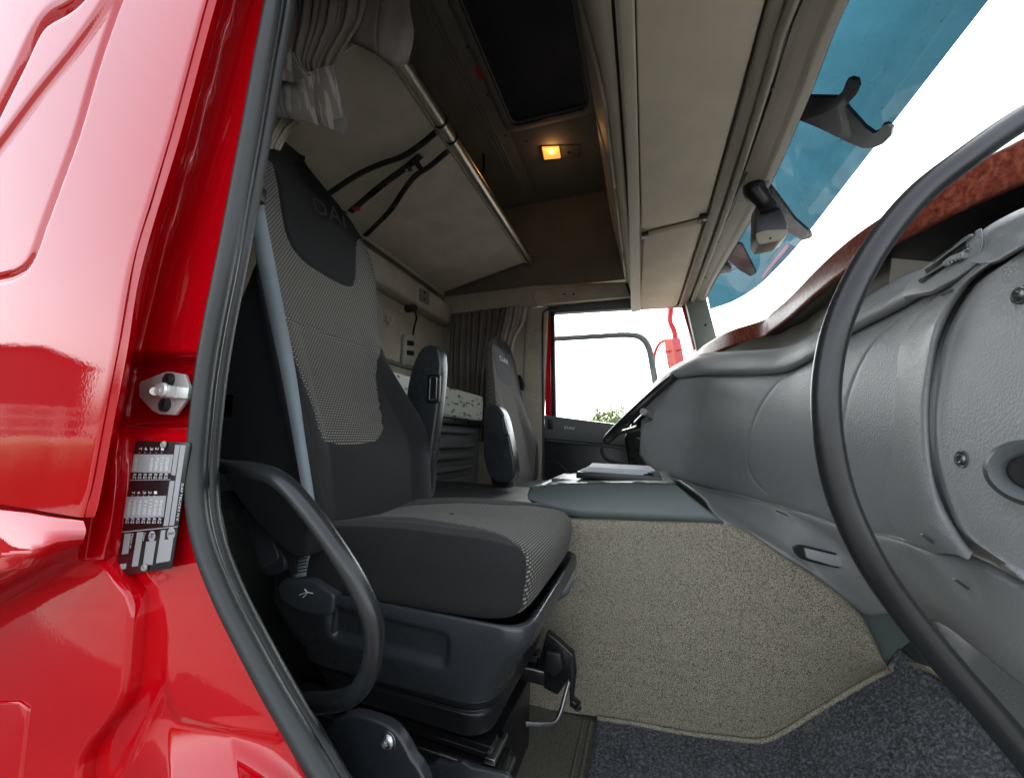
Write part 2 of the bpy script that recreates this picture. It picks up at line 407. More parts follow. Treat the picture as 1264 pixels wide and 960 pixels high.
def set_attr(me, name, vals):
    a = me.attributes.new(name, 'FLOAT', 'POINT'); a.data.foreach_set('value', np.array(vals, np.float32).ravel())
def structure(o): o['kind'] = 'structure'; return o
# ================================================================== OUTSIDE
GZ = -1.35
structure(grid('ground', [[A(-400, -400, GZ), A(-400, 400, GZ)], [A(400, -400, GZ), A(400, 400, GZ)]], None, smooth=False))
m = M('yard_paving', (.22, .21, .2), .85); wear(m, (.030, .029, .028), .3, 1.5, .9, .08); MAT['yard_paving'] = m.m
bpy.data.objects['ground'].data.materials.append(MAT['yard_paving'])
simple('hall_cladding', (.05, .035, .035), .8); simple('hall_roof', (.04, .03, .03), .8); simple('fence_steel', (.35, .33, .3), .6); simple('door_panel_grey', (.14, .13, .12), .7)
def outdoor():
    # gabled hall behind the photographer, mirrored in the red paint
    t = thing('hall', 'dark gabled hall across the yard, seen only mirrored in the red side panel', 'building', (-85, -26, GZ))
    X0 = -80; ya, yb_, yp, ze, zr = -35, -12, -29, 9.0, 11.0
    prism('wall', [A(X0, ya, GZ), A(X0, yb_, GZ), A(X0, yb_, ze-1), A(X0, yp, zr), A(X0, ya, ze)], A(-20, 0, 0), 'hall_cladding', t, smooth=False)
    prism('roof', [A(X0+.5, ya-.6, ze-.2), A(X0+.5, yp, zr+.05), A(X0+.5, yb_+.6, ze-1.1), A(X0+.5, yb_+.6, ze-.85), A(X0+.5, yp, zr+.35), A(X0+.5, ya-.6, ze+.05)], A(-21, 0, 0), 'hall_roof', t, smooth=False)
    for i in range(4): box('door', (X0+.02, ya+2+i*5, GZ), (X0+.12, ya+5+i*5, GZ+4), 'door_panel_grey', t, bevel=0)
    t = thing('yard_fence', 'open steel bar fence in front of the mirrored hall', 'fence', (-60, -20, GZ))
    for i in range(9): box('post', (-60.05, -29+i*2.4, GZ), (-59.95, -28.85+i*2.4, GZ+3.6), 'fence_steel', t, bevel=0)
    for z in (1.2, 2.4, 3.5): box('rail', (-60.03, -29, GZ+z), (-59.97, -9, GZ+z+.12), 'fence_steel', t, bevel=0)
    simple('hedge_green', (.02, .035, .015), .9)
    t = thing('hedge', 'low clipped dark hedge out of view, put in as a dark band mirrored in the red paint', 'hedge', (-14, -6, GZ))  # unseen; placed and sized to darken the ground mirrored in the paint
    hx = np.linspace(-1, 1, 60); sec = [(-.5, 0), (-.55, .7), (-.4, 1.5), (0, 1.62), (.4, 1.5), (.55, .7), (.5, 0)]
    hg = np.array([[A(-14+a+RNG.normal(0, .05), -6.5+4.5*y_, GZ+b+RNG.normal(0, .05)) for a, b in sec] for y_ in hx]); grid('foliage', hg, 'hedge_green', t)
    # tree beyond the far window
    mt = M('leaf_green', (.16, .22, .03), .8); wear(mt, (.14, .2, .03), .5, .8); MAT['leaf_green'] = mt.m
    simple('bark', (.12, .09, .06), .9)
    c = P(752, 520, y=32.0)
    t = thing('tree', 'small yellow-green tree top showing above the driver door sill', 'tree', (c[0], c[1], GZ))
    tube('trunk', [A(c[0], c[1], GZ), A(c[0]+.1, c[1], GZ+1.5), A(c[0], c[1], c[2]-.2), A(c[0]+.1, c[1], c[2]+.5)], [.16, .12, .08, .03], 'bark', t, n=8, res=10)
    vsx, fs = [], []
    cl = [(RNG.normal(0, .75), RNG.normal(0, .8), RNG.normal(-.1, .55)) for _ in range(26)]
    for q in cl:
        for _ in range(110):
            p = c+np.array(q)+RNG.normal(0, .26, 3); n = RNG.normal(0, 1, 3); a = norm(np.cross(n, A(.3, .2, 1))); b_ = norm(np.cross(n, a)); s = .07+RNG.random()*.06
            i = len(vsx); vsx += [p-a*s, p-b_*s*.5, p+a*s, p+b_*s*.5]; fs.append((i, i+1, i+2, i+3))
    pydata('crown', vsx, fs, 'leaf_green', t, smooth=False)
outdoor()
# ================================================================== TRUCK CAB SHELL
YS = .27           # jamb plane
YF = 2.25          # far side inner face
cab = thing('truck_cab', 'glossy red truck cab shell with open near door and beige lined interior', 'truck', (-.6, 1.2, 0))
# ---- outer side panel, relief pressed in
def side_panel():
    rows = [-700, -160, 0, 160, 320, 432, 520, 600, 628, 640]
    c1 = [480, 303, 255, 212, 165, 145, 128, 113, 107, 103]
    right_e = np.array([P(a, b, y=.222) for a, b in zip(c1, rows)])
    R = cr(right_e, 560); nV = 420
    G = []
    for p in R:
        row = []
        for t in 1-(1-np.linspace(0, 1, nV))**1.5:
            x = -2.3*(1-t)+p[0]*t; row.append([x, .222, p[2]])
        G.append(row)
    G = np.array(G)
    q = G[..., [0, 2]]
    def path(pp): return [P(a, b, y=.222)[[0, 2]] for a, b in pp]
    g1 = cr(path([(200, -160), (145, 0), (118, 80), (95, 160), (72, 225), (52, 280), (38, 318), (18, 338), (-30, 348), (-120, 355)]), 60)
    d = seg_dist(q, g1); G[..., 1] += .004*np.exp(-(d/.0050)**2)
    g2 = cr(path([(215, -130), (138, 0), (95, 62), (50, 118), (15, 165), (-30, 225)]), 50)
    d = seg_dist(q, g2)
    # region above/left of g2 is a proud fairing step
    poly = list(g2)+[A(-3, g2[-1][1]), A(-3, 3), A(g2[0][0], 3)]
    sd = poly_sd(q, poly); G[..., 1] -= .006*(1/(1+np.exp(-sd/.0020)))
    g3 = cr(path([(150, -60), (105, 0), (60, 32), (30, 90), (0, 150), (-30, 210)]), 50)
    sd = seg_dist(q, g3); G[..., 1] += .012*np.exp(-(sd/.010)**2)
    # rounding at the rear-pillar edge and gentle crown of the sheet
    e = G[:, -1:, 0]-G[..., 0]; G[..., 1] += .006*np.exp(-(e/.006)**2) 
    G[..., 1] += .01*((G[..., 0]+.9)/.5)**2*.25
    grid('side_panel', G, 'red_paint', cab, flip=True)
side_panel()
def jamb():
    rows = [-160, -60, 0, 80, 160, 240, 320, 418, 434, 452, 470, 515, 530, 545, 600, 640, 690]
    c1y, C = [-160, 0, 160, 320, 432, 520, 600, 640, 690], None
    c1 = [303, 255, 212, 165, 145, 128, 113, 103, 96]; c2 = [310, 263, 220, 172, 151, 135, 121, 114, 106]
    c3 = [323, 276, 234, 187, 165, 148, 143, 138, 128]; c4 = [336, 290, 247, 200, 172, 157, 157, 152, 143]; c5 = [374, 332, 301, 271, 251, 238, 234, 238, 254]
    yy = {0: .2245, 1: .243, 2: .255, 3: .27, 4: .272}
    ctrl = []
    for r in rows:
        row = []
        deep = .016 if 450 <= r <= 520 else 0
        low = .008 if r >= 540 else 0
        for i, cc in enumerate((c1, c2, c3, c4, c5)):
            px = np.interp(r, c1y, cc); y = yy[i]+(deep if i >= 3 else 0)-(low if i >= 2 else 0)+(.010*np.clip((r-600)/90, 0, 1) if i == 4 else 0)
            row.append(P(px, r, y=y))
        # extra support columns for crisp presses
        row2 = [row[0], row[0]*.75+row[1]*.25, row[1]*.85+row[0]*.15, row[1], row[1]*.3+row[2]*.7, row[2], row[2]*.6+row[3]*.4+A(0, -.002, 0), row[3]*.93+row[2]*.07, row[3]*.97+row[4]*.03, row[3]*.8+row[4]*.2, row[3]*.5+row[4]*.5, row[4]]
        ctrl.append(row2)
    G = surf(ctrl, 220, 90)
    grid('door_jamb', G, 'red_paint', cab, flip=True)
    # lower jamb field running down under the seal
    L = [(96, 690), (134, 708), (160, 742), (160, 800), (150, 868), (112, 925), (96, 1000), (90, 1100)]
    Rr = [(256, 690), (266, 715), (285, 757), (306, 800), (338, 862), (380, 930), (425, 1000), (490, 1100)]
    nl = 120; Lp = cr(L, nl); Rp = cr(Rr, nl); G = []
    for a, b in zip(Lp, Rp):
        row = []
        for t in np.linspace(0, 1, 110):
            q = a*(1-t)+b*t; y = .264
            row.append((q[0], q[1], y-.002+.012*t))
        G.append(row)
    G = np.array(G); q = G[..., :2]
    poly = [(206, 640), (204, 760), (204, 840), (208, 872), (222, 888), (280, 900), (340, 912), (352, 905), (360, 890), (420, 600)]
    sd = poly_sd(q, poly); fade = np.clip((G[..., 1]-735)/90, 0, 1); G[..., 2] += -.004*fade*(1/(1+np.exp(-sd/2.2)))
    rid = seg_dist(q, cr([(204, 780), (200, 850), (150, 960), (120, 1060)], 40)); G[..., 2] -= .003*np.exp(-(rid/7)**2)*np.clip((G[..., 1]-790)/70, 0, 1)
    low = np.clip((G[..., 1]-885)/120, 0, 1.5)*np.clip((np.linspace(1, 0, 110)[None]-.06)/.3, 0, 1); side = np.clip((G[..., 0]-150)/60, 0, 1)
    G[..., 2] -= .035*low**1.3*side
    W = np.array([[P(x, y_, y=d) for x, y_, d in r] for r in G])
    grid('door_jamb', W, 'red_paint', cab, flip=True)
    # ledge above the wheel arch and the arch panel under it
    top = [(-500, 575), (-250, 606), (0, 628), (60, 636), (103, 642)]; mid = [(-500, 980), (-250, 830), (0, 700), (60, 668), (106, 652)]; bot = [(-500, 1040), (-250, 872), (0, 733), (60, 699), (100, 680)]
    pr = [.034, .033, .028, .018, .004]
    c_ = [[P(x, y_, y=.2245) for x, y_ in top], [P(x, y_+1, y=.223) for x, y_ in top],
          [P(x, y_, y=.224-p) for (x, y_), p in zip(mid, pr)], [P(x, y_+4, y=.222-p) for (x, y_), p in zip(mid, pr)], [P((x+X)/2, (y_+Y)/2+2, y=.228-p) for (x, y_), (X, Y), p in zip(mid, bot, pr)], [P(x, y_, y=.238) for x, y_ in bot], [P(x, y_+14, y=.252) for x, y_ in bot]]
    grid('side_step', surf(c_, 60, 60, lin_u=True), 'red_paint', cab)
    poly = cr([(-500, 1060), (-250, 885), (0, 742), (60, 706), (96, 688), (128, 686), (133, 705), (158, 738), (157, 790), (148, 866), (120, 905), (96, 945), (94, 1020), (94, 1120)], 60)
    poly = list(poly)+[(-500, 1200)]
    prism('arch_panel', [P(a, b, y=.249) for a, b in poly], A(0, .02, 0), 'red_paint', cab, bevel=.005)
    prism('arch_panel_pressing', [P(a, b, y=.2465) for a, b in cr([(-200, 868), (-60, 868), (28, 866), (33, 880), (24, 960), (10, 1060), (-200, 1060)], 30)], A(0, .01, 0), 'red_paint', cab, bevel=.003)
jamb()
seal_px = [(352, -70), (346, 0), (332, 80), (318, 160), (303, 240), (288, 320), (272, 400), (262, 460), (255, 520), (250, 580), (252, 630), (263, 680), (285, 735), (310, 785), (345, 850), (380, 910), (418, 975), (470, 1060)]
def seal():
    o1 = [P(a-9, b, y=.268) for a, b in seal_px]; o2 = [P(a+2, b+1, y=.277) for a, b in seal_px]; o3 = [P(a+9, b+2, y=.290) for a, b in seal_px]
    s = tube('door_seal', o1, .0088, 'seal_rubber', cab, res=120, n=16)
    tube('seal_bead', o2, .0045, 'smooth_black', s, res=120, n=10)
    tube('seal_lip', o3, .0078, 'seal_rubber', s, res=120, n=14)
    # inner flange the seal grips: closes the gap towards the pillar trim
    G = [[P(a-6, b, y=.285), P(a+12, b+2, y=.303), P(a+8, b+2, y=.34)] for a, b in cr(seal_px, 80)]
    grid('seal_flange', G, 'black_plastic', cab, thick=.002)
seal()
def shell():
    # near side wall inside (behind the seal), rear wall, far side wall, roof, floor
    nw = [P(a+8, b, y=.335)[[0, 2]] for a, b in seal_px[1:]]
    zmax = 2.25
    poly = [A(-1.34, .335, 0.0), A(nw[-1][0], .335, 0.0)]+[A(q[0], .335, q[1]) for q in nw[::-1]]+[A(nw[0][0], .335, zmax), A(-1.34, .335, zmax)]
    prism('pillar_trim', poly, A(0, .012, 0), 'smooth_black', cab)
    prism('door_header', [A(nw[0][0], .30, 1.75), A(.62, .30, 1.62), A(.62, .30, 2.3), A(nw[0][0], .30, 2.3)], A(0, .04, 0), 'headliner_dark', cab, bevel=.004)
    # outer skin above and around the opening
    prism('cant_rail', [A(nw[0][0]-.06, .24, 1.80), A(.62, .24, 1.68), A(.62, .24, 2.45), A(nw[0][0]-.06, .24, 2.45)], A(0, .05, 0), 'red_paint', cab, bevel=.006)
    box('rear_wall', (-1.36, .30, 0), (-1.30, 2.3, 2.25), 'headliner', cab, bevel=0)
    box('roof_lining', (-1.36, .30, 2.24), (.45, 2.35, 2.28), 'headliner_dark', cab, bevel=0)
    # roof ring round the hatch
    hx0, hx1, hy0, hy1 = -.60, -.235, .70, 1.60
    box('roof_lining', (-1.30, .34, 2.2), (hx0-.035, 2.25, 2.238), 'headliner_dark', cab, bevel=.003)
    box('roof_lining', (hx1+.035, .34, 2.2), (.30, 2.25, 2.238), 'headliner_dark', cab, bevel=.003)
    box('roof_lining', (hx0-.033, hy1+.035, 2.2), (hx1+.033, 2.25, 2.238), 'headliner_dark', cab, bevel=.003)
    box('roof_lining', (hx0-.033, .34, 2.2), (hx1+.033, hy0-.035, 2.238), 'headliner_dark', cab, bevel=.003)
    for dx in (0, .02, .04):
        tube('roof_rib', [A(-.70-dx, .36, 2.196), A(-.70-dx, 2.2, 2.196)], .0045, 'headliner_dark', cab, n=8, res=2)
    # far wall
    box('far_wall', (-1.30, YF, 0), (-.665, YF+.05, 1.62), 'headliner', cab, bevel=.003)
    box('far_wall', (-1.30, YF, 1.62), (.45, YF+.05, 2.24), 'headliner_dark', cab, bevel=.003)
    # trim joints on the far wall
    # header beam above the door with grab recess
    b = [P(548, 366, y=YF-.06), P(660, 352, y=YF-.06), P(776, 347, y=YF-.06), P(776, 362, y=YF-.06), P(660, 375, y=YF-.06), P(548, 388, y=YF-.06)]
    prism('header_beam', b, A(0, .08, 0), 'headliner', cab, bevel=.008)
    b = [P(656, 358, y=YF-.075), P(776, 349, y=YF-.075), P(778, 366, y=YF-.075), P(662, 376, y=YF-.075)]
    prism('header_cover', b, A(0, .03, 0), 'beige_plastic', cab, bevel=.004)
    for px in (697, 708): screw(cab, P(px, 363, y=YF-.077), (0, -1, 0), .006, mat='smooth_black')
    # rear beam under the upper bunk
    box('rear_beam', (-1.30, .34, 1.40), (-1.20, 2.22, 1.53), 'headliner', cab, bevel=.018)
    box('rear_beam', (-1.30, .34, 1.05), (-1.28, 2.22, 1.07), 'headliner_dark', cab, bevel=.004)
    # far B-pillar lining between curtain and door
    prism('pillar_lining', [P(650, 380, y=YF-.02), P(676, 378, y=YF-.02), P(672, 470, y=YF-.02), P(668, 600, y=YF-.02), P(640, 600, y=YF-.02)], A(0, .04, 0), 'headliner', cab, bevel=.006)
    for py in (407, 489): screw(cab, P(661, py, y=YF-.024), (0, -1, 0), .008, mat='beige_plastic')
    # floor: vinyl behind, foot well and toe board
    box('cab_floor', (-1.34, .30, -.06), (.75, 2.3, .012), 'floor_vinyl', cab, bevel=0)
    # under-dash bulkhead
    box('bulkhead', (.80, .26, -.06), (.84, 2.3, 1.05), 'smooth_black', cab, bevel=0)
    box('kick_panel', (.45, .262, -.06), (.80, .30, 1.0), 'black_plastic', cab, bevel=0)
    box('underbody_blocker', (-1.3, .32, -1.0), (1.1, 2.3, -.07), 'deep_black', cab, bevel=.01)  # unseen block added to keep ground light from leaking in below the floor
shell()
def cargo():  # out-of-view body added so its shadow darkens the ground mirrored in the paint
    t = thing('added_cargo_body', 'plain red box body added unseen behind the cab to shade the yard beside it', 'added truck body', (-5, 1.3, -1))
    box('box_wall', (-9.0, .20, -.35), (-2.75, 2.40, 2.55), 'red_paint', t, bevel=.02)
    box('chassis_rail', (-9.0, .7, -.75), (-1.4, 1.9, -.36), 'deep_black', t, bevel=.01)
cargo()
# near step cover with its screw, under the seal
def sill_cover():
    t = thing('sill_cover', 'dark moulded plastic cover with one screw at the foot of the door opening', 'trim cover', P(470, 930, y=.36))
    pts = [(400, 905), (412, 890), (430, 882), (452, 886), (478, 896), (494, 912), (508, 938), (524, 965), (540, 1060), (460, 1100), (432, 960)]
    prism('cover_plate', [P(a, b, y=.36) for a, b in cr(pts, 40, closed=True)], A(0, .014, 0), 'seat_plastic', t, bevel=.006, seg=4)
    screw(t, P(478, 915, y=.3595), (0, -1, 0), .0075)
    disc('screw_washer', P(478, 915, y=.3602), (0, -1, 0), .010, .001, 'steel', t)
    t = thing('sill_extension', 'flat black plastic floor trim in front of the metal seat rails', 'trim cover', P(580, 960, y=.46))
    prism('trim_plate', [P(a, b, y=.46) for a, b in [(514, 975), (526, 946), (540, 939), (556, 944), (570, 940), (582, 948), (625, 956), (640, 975), (640, 1060), (520, 1060)]], A(0, .008, 0), 'seat_plastic', t, bevel=.003)
sill_cover()
# ---- roof hatch
def hatch():
    t = thing('roof_hatch', 'dark blue roof hatch in a screwed beige frame above the cab', 'roof hatch', (-.42, 1.15, 2.2))
    x0, x1, y0, y1 = -.60, -.235, .70, 1.60
    def rr(x0, x1, y0, y1, r, z): return [A(a, b, z) for a, b in fillet([(x0, y0), (x1, y0), (x1, y1), (x0, y1)], r, 7, True)]
    loft('frame', [rr(x0-.045, x1+.045, y0-.045, y1+.045, .06, 2.2), rr(x0-.042, x1+.042, y0-.042, y1+.042, .06, 2.190), rr(x0-.012, x1+.012, y0-.012, y1+.012, .045, 2.186), rr(x0, x1, y0, y1, .04, 2.19), rr(x0+.004, x1-.004, y0+.004, y1-.004, .04, 2.225)], 'headliner_dark', t, cap=False)
    tube('frame_gasket', rr(x0-.002, x1+.002, y0-.002, y1+.002, .042, 2.188), .004, 'smooth_black', t, res=120, closed=True, n=8, smooth_path=True)
    prism('hatch_pane', rr(x0+.002, x1-.002, y0+.002, y1-.002, .04, 2.205), A(0, 0, .012), 'hatch_blind', t)
    for (px, py) in [(577, 59), (602, 118), (720, 33), (729, 100), (624, 168), (650, 175)]:
        screw(t, P(px, py, z=2.187), (0, 0, -1), .006, mat='smooth_black')
    lb = [P(586, 84, z=2.1865), P(591, 84, z=2.1865), P(597, 98, z=2.1865), P(592, 99, z=2.1865)]
    prism('warning_label', lb, A(0, 0, -.0008), 'red_plastic', t)
hatch()
def lamp():
    c = P(692, 187, z=2.197)
    t = thing('courtesy_lamp', 'small lit amber courtesy lamp set in the dark roof lining', 'lamp', c)
    prism('lamp_base', [P(a, b, z=2.199) for a, b in [(667, 180), (714, 178), (716, 193), (670, 197)]], A(0, 0, -.006), 'headliner_dark', t, bevel=.002)
    q = [P(a, b, z=2.192) for a, b in [(669, 181), (690, 180), (692, 194), (672, 196)]]
    prism('lamp_lens', q, A(0, 0, -.008), 'lamp_glow', t, bevel=.003)
    disc('bulb', P(681, 188, z=2.183), (0, 0, -1), .009, .003, 'lamp_bulb', t)
    disc('switch', P(702, 188, z=2.192), (0, 0, -1), .007, .006, 'smooth_black', t)
    ld = bpy.data.lights.new('courtesy_lamp_light', 'POINT'); ld.energy = .03; ld.color = (1, .5, .18); ld.shadow_soft_size = .012
    lo = bpy.data.objects.new('courtesy_lamp_light', ld); COL.objects.link(lo); lo.location = P(681, 188, z=2.16)
lamp()
# ---- far door
def far_door():
    t = thing('driver_door', 'closed driver door with large bright window, red frame edge and grey trim', 'door', P(740, 560, y=YF))
    Y = YF+.01
    # trim panel below the sill, stepping slightly
    up = [(672, 512), (690, 514), (760, 523), (800, 528), (880, 540)]; lo1 = [(672, 541), (745, 548), (800, 553), (880, 560)]
    prism('upper_trim', [P(a, b, y=Y-.02) for a, b in up+lo1[::-1]], A(0, .06, 0), 'dash_dark', t, bevel=.006)
    prism('lower_trim', [P(a, b, y=Y+.001) for a, b in [(668, 530), (745, 538), (880, 550), (880, 700), (664, 700)]], A(0, .05, 0), 'black_plastic', t, bevel=.006)
    tube('trim_line', [P(a, b, y=Y-.022) for a, b in [(674, 543), (745, 550), (800, 556)]], .004, 'dash_dark', t, n=8, res=8)
    tube('door_pull', [P(a, b, y=Y-.03) for a, b in [(742, 553), (748, 566), (775, 574), (800, 572)]], .008, 'black_plastic', t, n=8, res=14)
    tube('speaker_rim', [P(a, b, y=Y-.01) for a, b in [(676, 570), (688, 572), (700, 582), (704, 590)]], .006, 'black_plastic', t, n=8, res=14)
    text_on('brand_lettering', 'DAF', [P(697, 529, y=Y-.021), P(710, 530.4, y=Y-.021), P(710, 527.2, y=Y-.021), P(697, 525.8, y=Y-.021)], 'print_white', t, h=.001)
    prism('latch_plate', [P(a, b, y=Y-.021) for a, b in [(676, 517), (683, 518), (683, 530), (676, 529)]], A(0, -.006, 0), 'smooth_black', t, bevel=.002)
    # frame uprights
    prism('window_frame', [P(a, b, y=Y) for a, b in [(672, 384), (679, 384), (681, 513), (673, 512)]], A(0, .05, 0), 'red_paint', t, bevel=.004)
    prism('window_frame', [P(a, b, y=Y) for a, b in [(679, 384), (684, 384), (686, 514), (681, 514)]], A(0, .04, 0), 'black_plastic', t, bevel=.002)
    prism('window_frame', [P(a, b, y=Y) for a, b in [(668, 366), (845, 352), (848, 376), (672, 387)]], A(0, .05, 0), 'dash_dark', t, bevel=.004)
    prism('window_frame', [P(a, b, y=Y) for a, b in [(840, 374), (848, 373), (864, 428), (857, 432)]], A(0, .05, 0), 'red_paint', t, bevel=.003)
    tube('wind_deflector', [P(a, b, y=Y+.09) for a, b in [(683, 418), (740, 414.5), (775, 413), (792, 417), (801, 430), (806, 455), (810, 480), (815, 520)]], .019, 'dash_dark', t, n=10, res=40)
    prism('window_pane', [P(a, b, y=Y+.03) for a, b in [(684, 385), (842, 374), (858, 430), (858, 540), (686, 516)]], A(0, .003, 0), 'window_glass', t)
    tube('rubber_edge', [P(a, b, y=YF-.02) for a, b in [(671, 610), (671, 540), (670, 450), (670, 395), (673, 383), (690, 380)]], .007, 'black_plastic', t, n=8, res=30, smooth_path=True)
    # red mirror outside
    mth = thing('door_mirror', 'red exterior mirror on its bracket outside the driver window', 'mirror', P(832, 430, y=2.6))
    Ym = 2.62
    tube('mirror_arm', [P(a, b, y=Ym) for a, b in [(827, 330), (828, 380), (827, 396), (832, 408), (834, 420)]], [.025, .022, .02, .016, .018], 'mirror_red', mth, n=12, res=24)
    h = [[P(a, b, y=Ym-.03), P((a+c_)/2, b, y=Ym-.07), P(c_, b, y=Ym-.03), P(c_, b, y=Ym+.06), P(a, b, y=Ym+.06)] for a, b, c_ in [(824, 417, 838), (820, 419, 840), (821, 432, 842), (826, 460, 848), (830, 480, 852)]]
    loft('mirror_housing', h, 'mirror_red', mth, angle=30)
    tube('mirror_stay', [P(a, b, y=Ym+.1) for a, b in [(822, 420), (814, 424), (808, 438), (808, 460), (812, 480)]], .010, 'mirror_red', mth, n=8, res=20)
    tube('housing_band', [P(a, b, y=Ym-.055) for a, b in [(821, 434), (831, 433), (843, 431)]], .006, 'mirror_red', mth, n=6, res=6)
far_door()
# A-pillar far
prism('a_pillar', [P(a, b, y=YF-.06) for a, b in [(843, 358), (870, 360), (878, 390), (886, 420), (886, 440), (862, 440), (858, 420)]], A(0, .06, 0), 'pillar_green', cab, bevel=.008)
screw(cab, P(871, 401, y=YF-.062), (0, -1, 0), .007, mat='smooth_black')
# ================================================================== OVERHEAD STORAGE (front)
ZS = 1.44
def storage():
    t = thing('overhead_storage', 'beige overhead storage box with cloth flaps hanging above the windscreen', 'storage box', (.08, 1.2, 1.5))
    def q(a, b, dz=0): return P(a, b, z=ZS+dz)
    # flaps: long near one and short far one, each a slab
    xl, xr = -.038, .165
    def flap(name, pts, mat='storage_cloth', dz=0):
        prism(name, [P(a, b, z=ZS+dz) for a, b in pts], A(0, 0, .02), mat, t, bevel=.004)
    flap('flap', [(782, -260), (1060, -260), (945, 0), (872, 264), (866, 268), (797, 284), (792, 281), (789, 150), (785, 0)])
    flap('flap', [(795, 294), (799, 292), (862, 276), (866, 279), (836, 376), (830, 379), (793, 382), (790, 378)])
    # inner void above the flaps
    x0 = P(790, 300, z=ZS)[0]; 
    for (a, b) in ((868, 267), (796, 289)):
        c = P(a, b, z=ZS-.004); box('hinge', c-A(.012, .014, .012), c+A(.012, .014, .004), 'smooth_black', t, bevel=.003)
        screw(t, c-A(0, 0, .012), (0, 0, -1), .004)
    # edge mouldings
    def strip(name, l, r, z0, z1, mat):
        prism(name, [P(a, b, z=z0) for a, b in l+r[::-1]], A(0, 0, z1-z0), mat, t, bevel=.005)
    strip('edge_moulding', [(752, -260), (762, 0), (771, 150), (776, 280), (779, 386)], [(778, -260), (783, 0), (787, 150), (790, 280), (791, 384)], ZS-.012, ZS+.03, 'storage_trim')
    strip('front_moulding', [(1066, -260), (950, 0), (915, 130), (873, 272), (838, 378)], [(1094, -260), (970, 0), (932, 130), (886, 272), (848, 378)], ZS-.006, ZS+.03, 'header_trim')
    tube('front_rail', [P(a, b, z=ZS-.004) for a, b in [(1110, -260), (978, 0), (938, 130), (892, 272), (853, 376)]], .010, 'header_trim', t, n=14, res=20)
    # cupboard body above, front leaning back
    prof = [A(-.052, 0, ZS+.032), A(-.075, 0, 1.56), A(-.10, 0, 1.70), A(-.15, 0, 1.93), A(-.16, 0, 2.02), A(-.15, 0, 2.17)]
    pf = cr(prof, 20); G = [[p+A(0, y, 0) for y in np.linspace(.36, 2.24, 30)] for p in pf]
    grid('cupboard_front', G, 'storage_cloth', t, thick=.01)
    for y0, y1 in ((.95, 1.30), (1.34, 1.78), (1.82, 2.18)):
        pd = cr([p+A(-.012, 0, 0) for p in prof[1:5]], 14)
        G = [[p+A(0, y, 0) for y in np.linspace(y0, y1, 8)] for p in pd]
        grid('cupboard_door', G, 'storage_trim', t, thick=.01)
    tube('door_cord', [A(-.125, 1.0, 2.12), A(-.13, 1.15, 2.0), A(-.14, 1.3, 1.88), A(-.12, 1.32, 1.72)], .004, 'smooth_black', t, n=8, res=24)
    box('side_wall', (-.045, 2.225, ZS+.03), (.30, 2.245, 2.19), 'headliner_dark', t, bevel=.002)
    box('shelf', (-.045, .36, ZS+.022), (.262, 2.22, ZS+.03), 'storage_trim', t, bevel=.001)
    prism('bracket', [P(a, b, x=-.075) for a, b in []] or [A(-.10, 2.16, 1.56), A(-.07, 2.16, 1.47), A(-.06, 2.16, 1.47), A(-.06, 2.16, 1.60)], A(0, .03, 0), 'smooth_black', t)
storage()
def header():
    t = thing('windscreen_header', 'long beige moulded header with a black cable channel over the windscreen', 'trim panel', (.27, 1.2, ZS))
    def line(pts, z): return [P(a, b, z=z) for a, b in pts]
    e = [[(1122, -260), (988, 0), (946, 130), (905, 245), (866, 345), (856, 374)], [(1140, -260), (1000, 0), (956, 130), (912, 245), (870, 345), (860, 374)],
         [(1165, -260), (1020, 0), (972, 130), (925, 245), (874, 345), (863, 374)], [(1178, -260), (1030, 0), (980, 130), (931, 245), (877, 345), (865, 374)], [(1195, -260), (1042, 0), (990, 130), (938, 245), (880, 345), (868, 374)]]
    z = [ZS, ZS+.002, ZS+.012, ZS+.002, ZS+.018]
    z2 = [1.447, 1.4462, 1.4466, 1.4448, 1.449]
    G = surf([line(a, b) for a, b in zip(e, z2)], 50, 80, lin_u=True)
    grid('header_panel', G, 'header_trim', t, thick=.012, flip=True)
    tube('cable_channel', line([(1118, -260), (986, 0), (962, 70), (935, 150), (913, 205), (917, 214), (908, 250), (888, 290), (868, 340), (861, 362)], 1.437), .0035, 'smooth_black', t, n=8, res=80)
    tube('cable_channel', line([(919, 208), (908, 235), (899, 250), (903, 252), (922, 213)], 1.434), .0028, 'smooth_black', t, n=8, res=40)
    for a, b in [(952, 108), (886, 298), (871, 342)]: disc('plug', P(a, b, z=1.436), (0, 0, -1), .0065 if a > 900 else .005, .004, 'smooth_black', t)
    # black ceramic edge + roof front closing down to the screen
    tube('glass_edge', line([(1198, -260), (1046, 0), (993, 130), (941, 245), (883, 345), (866, 380)], 1.452), .004, 'deep_black', t, n=8, res=60)
    G = [[A(.262, y, 1.46), A(.31, y, 1.52), A(.30, y, 2.3)] for y in np.linspace(.3, 2.3, 4)]
    grid('roof_front', G, 'headliner_dark', t, thick=.01)
header()
def screen_rim(px, py): return P(px, py, z=1.15)
RIM = [(845, 447), (858, 436), (872, 424), (900, 409), (940, 396), (953, 386), (975, 367), (1000, 341), (1030, 312), (1065, 284), (1110, 255), (1180, 214), (1264, 170), (1360, 120)]
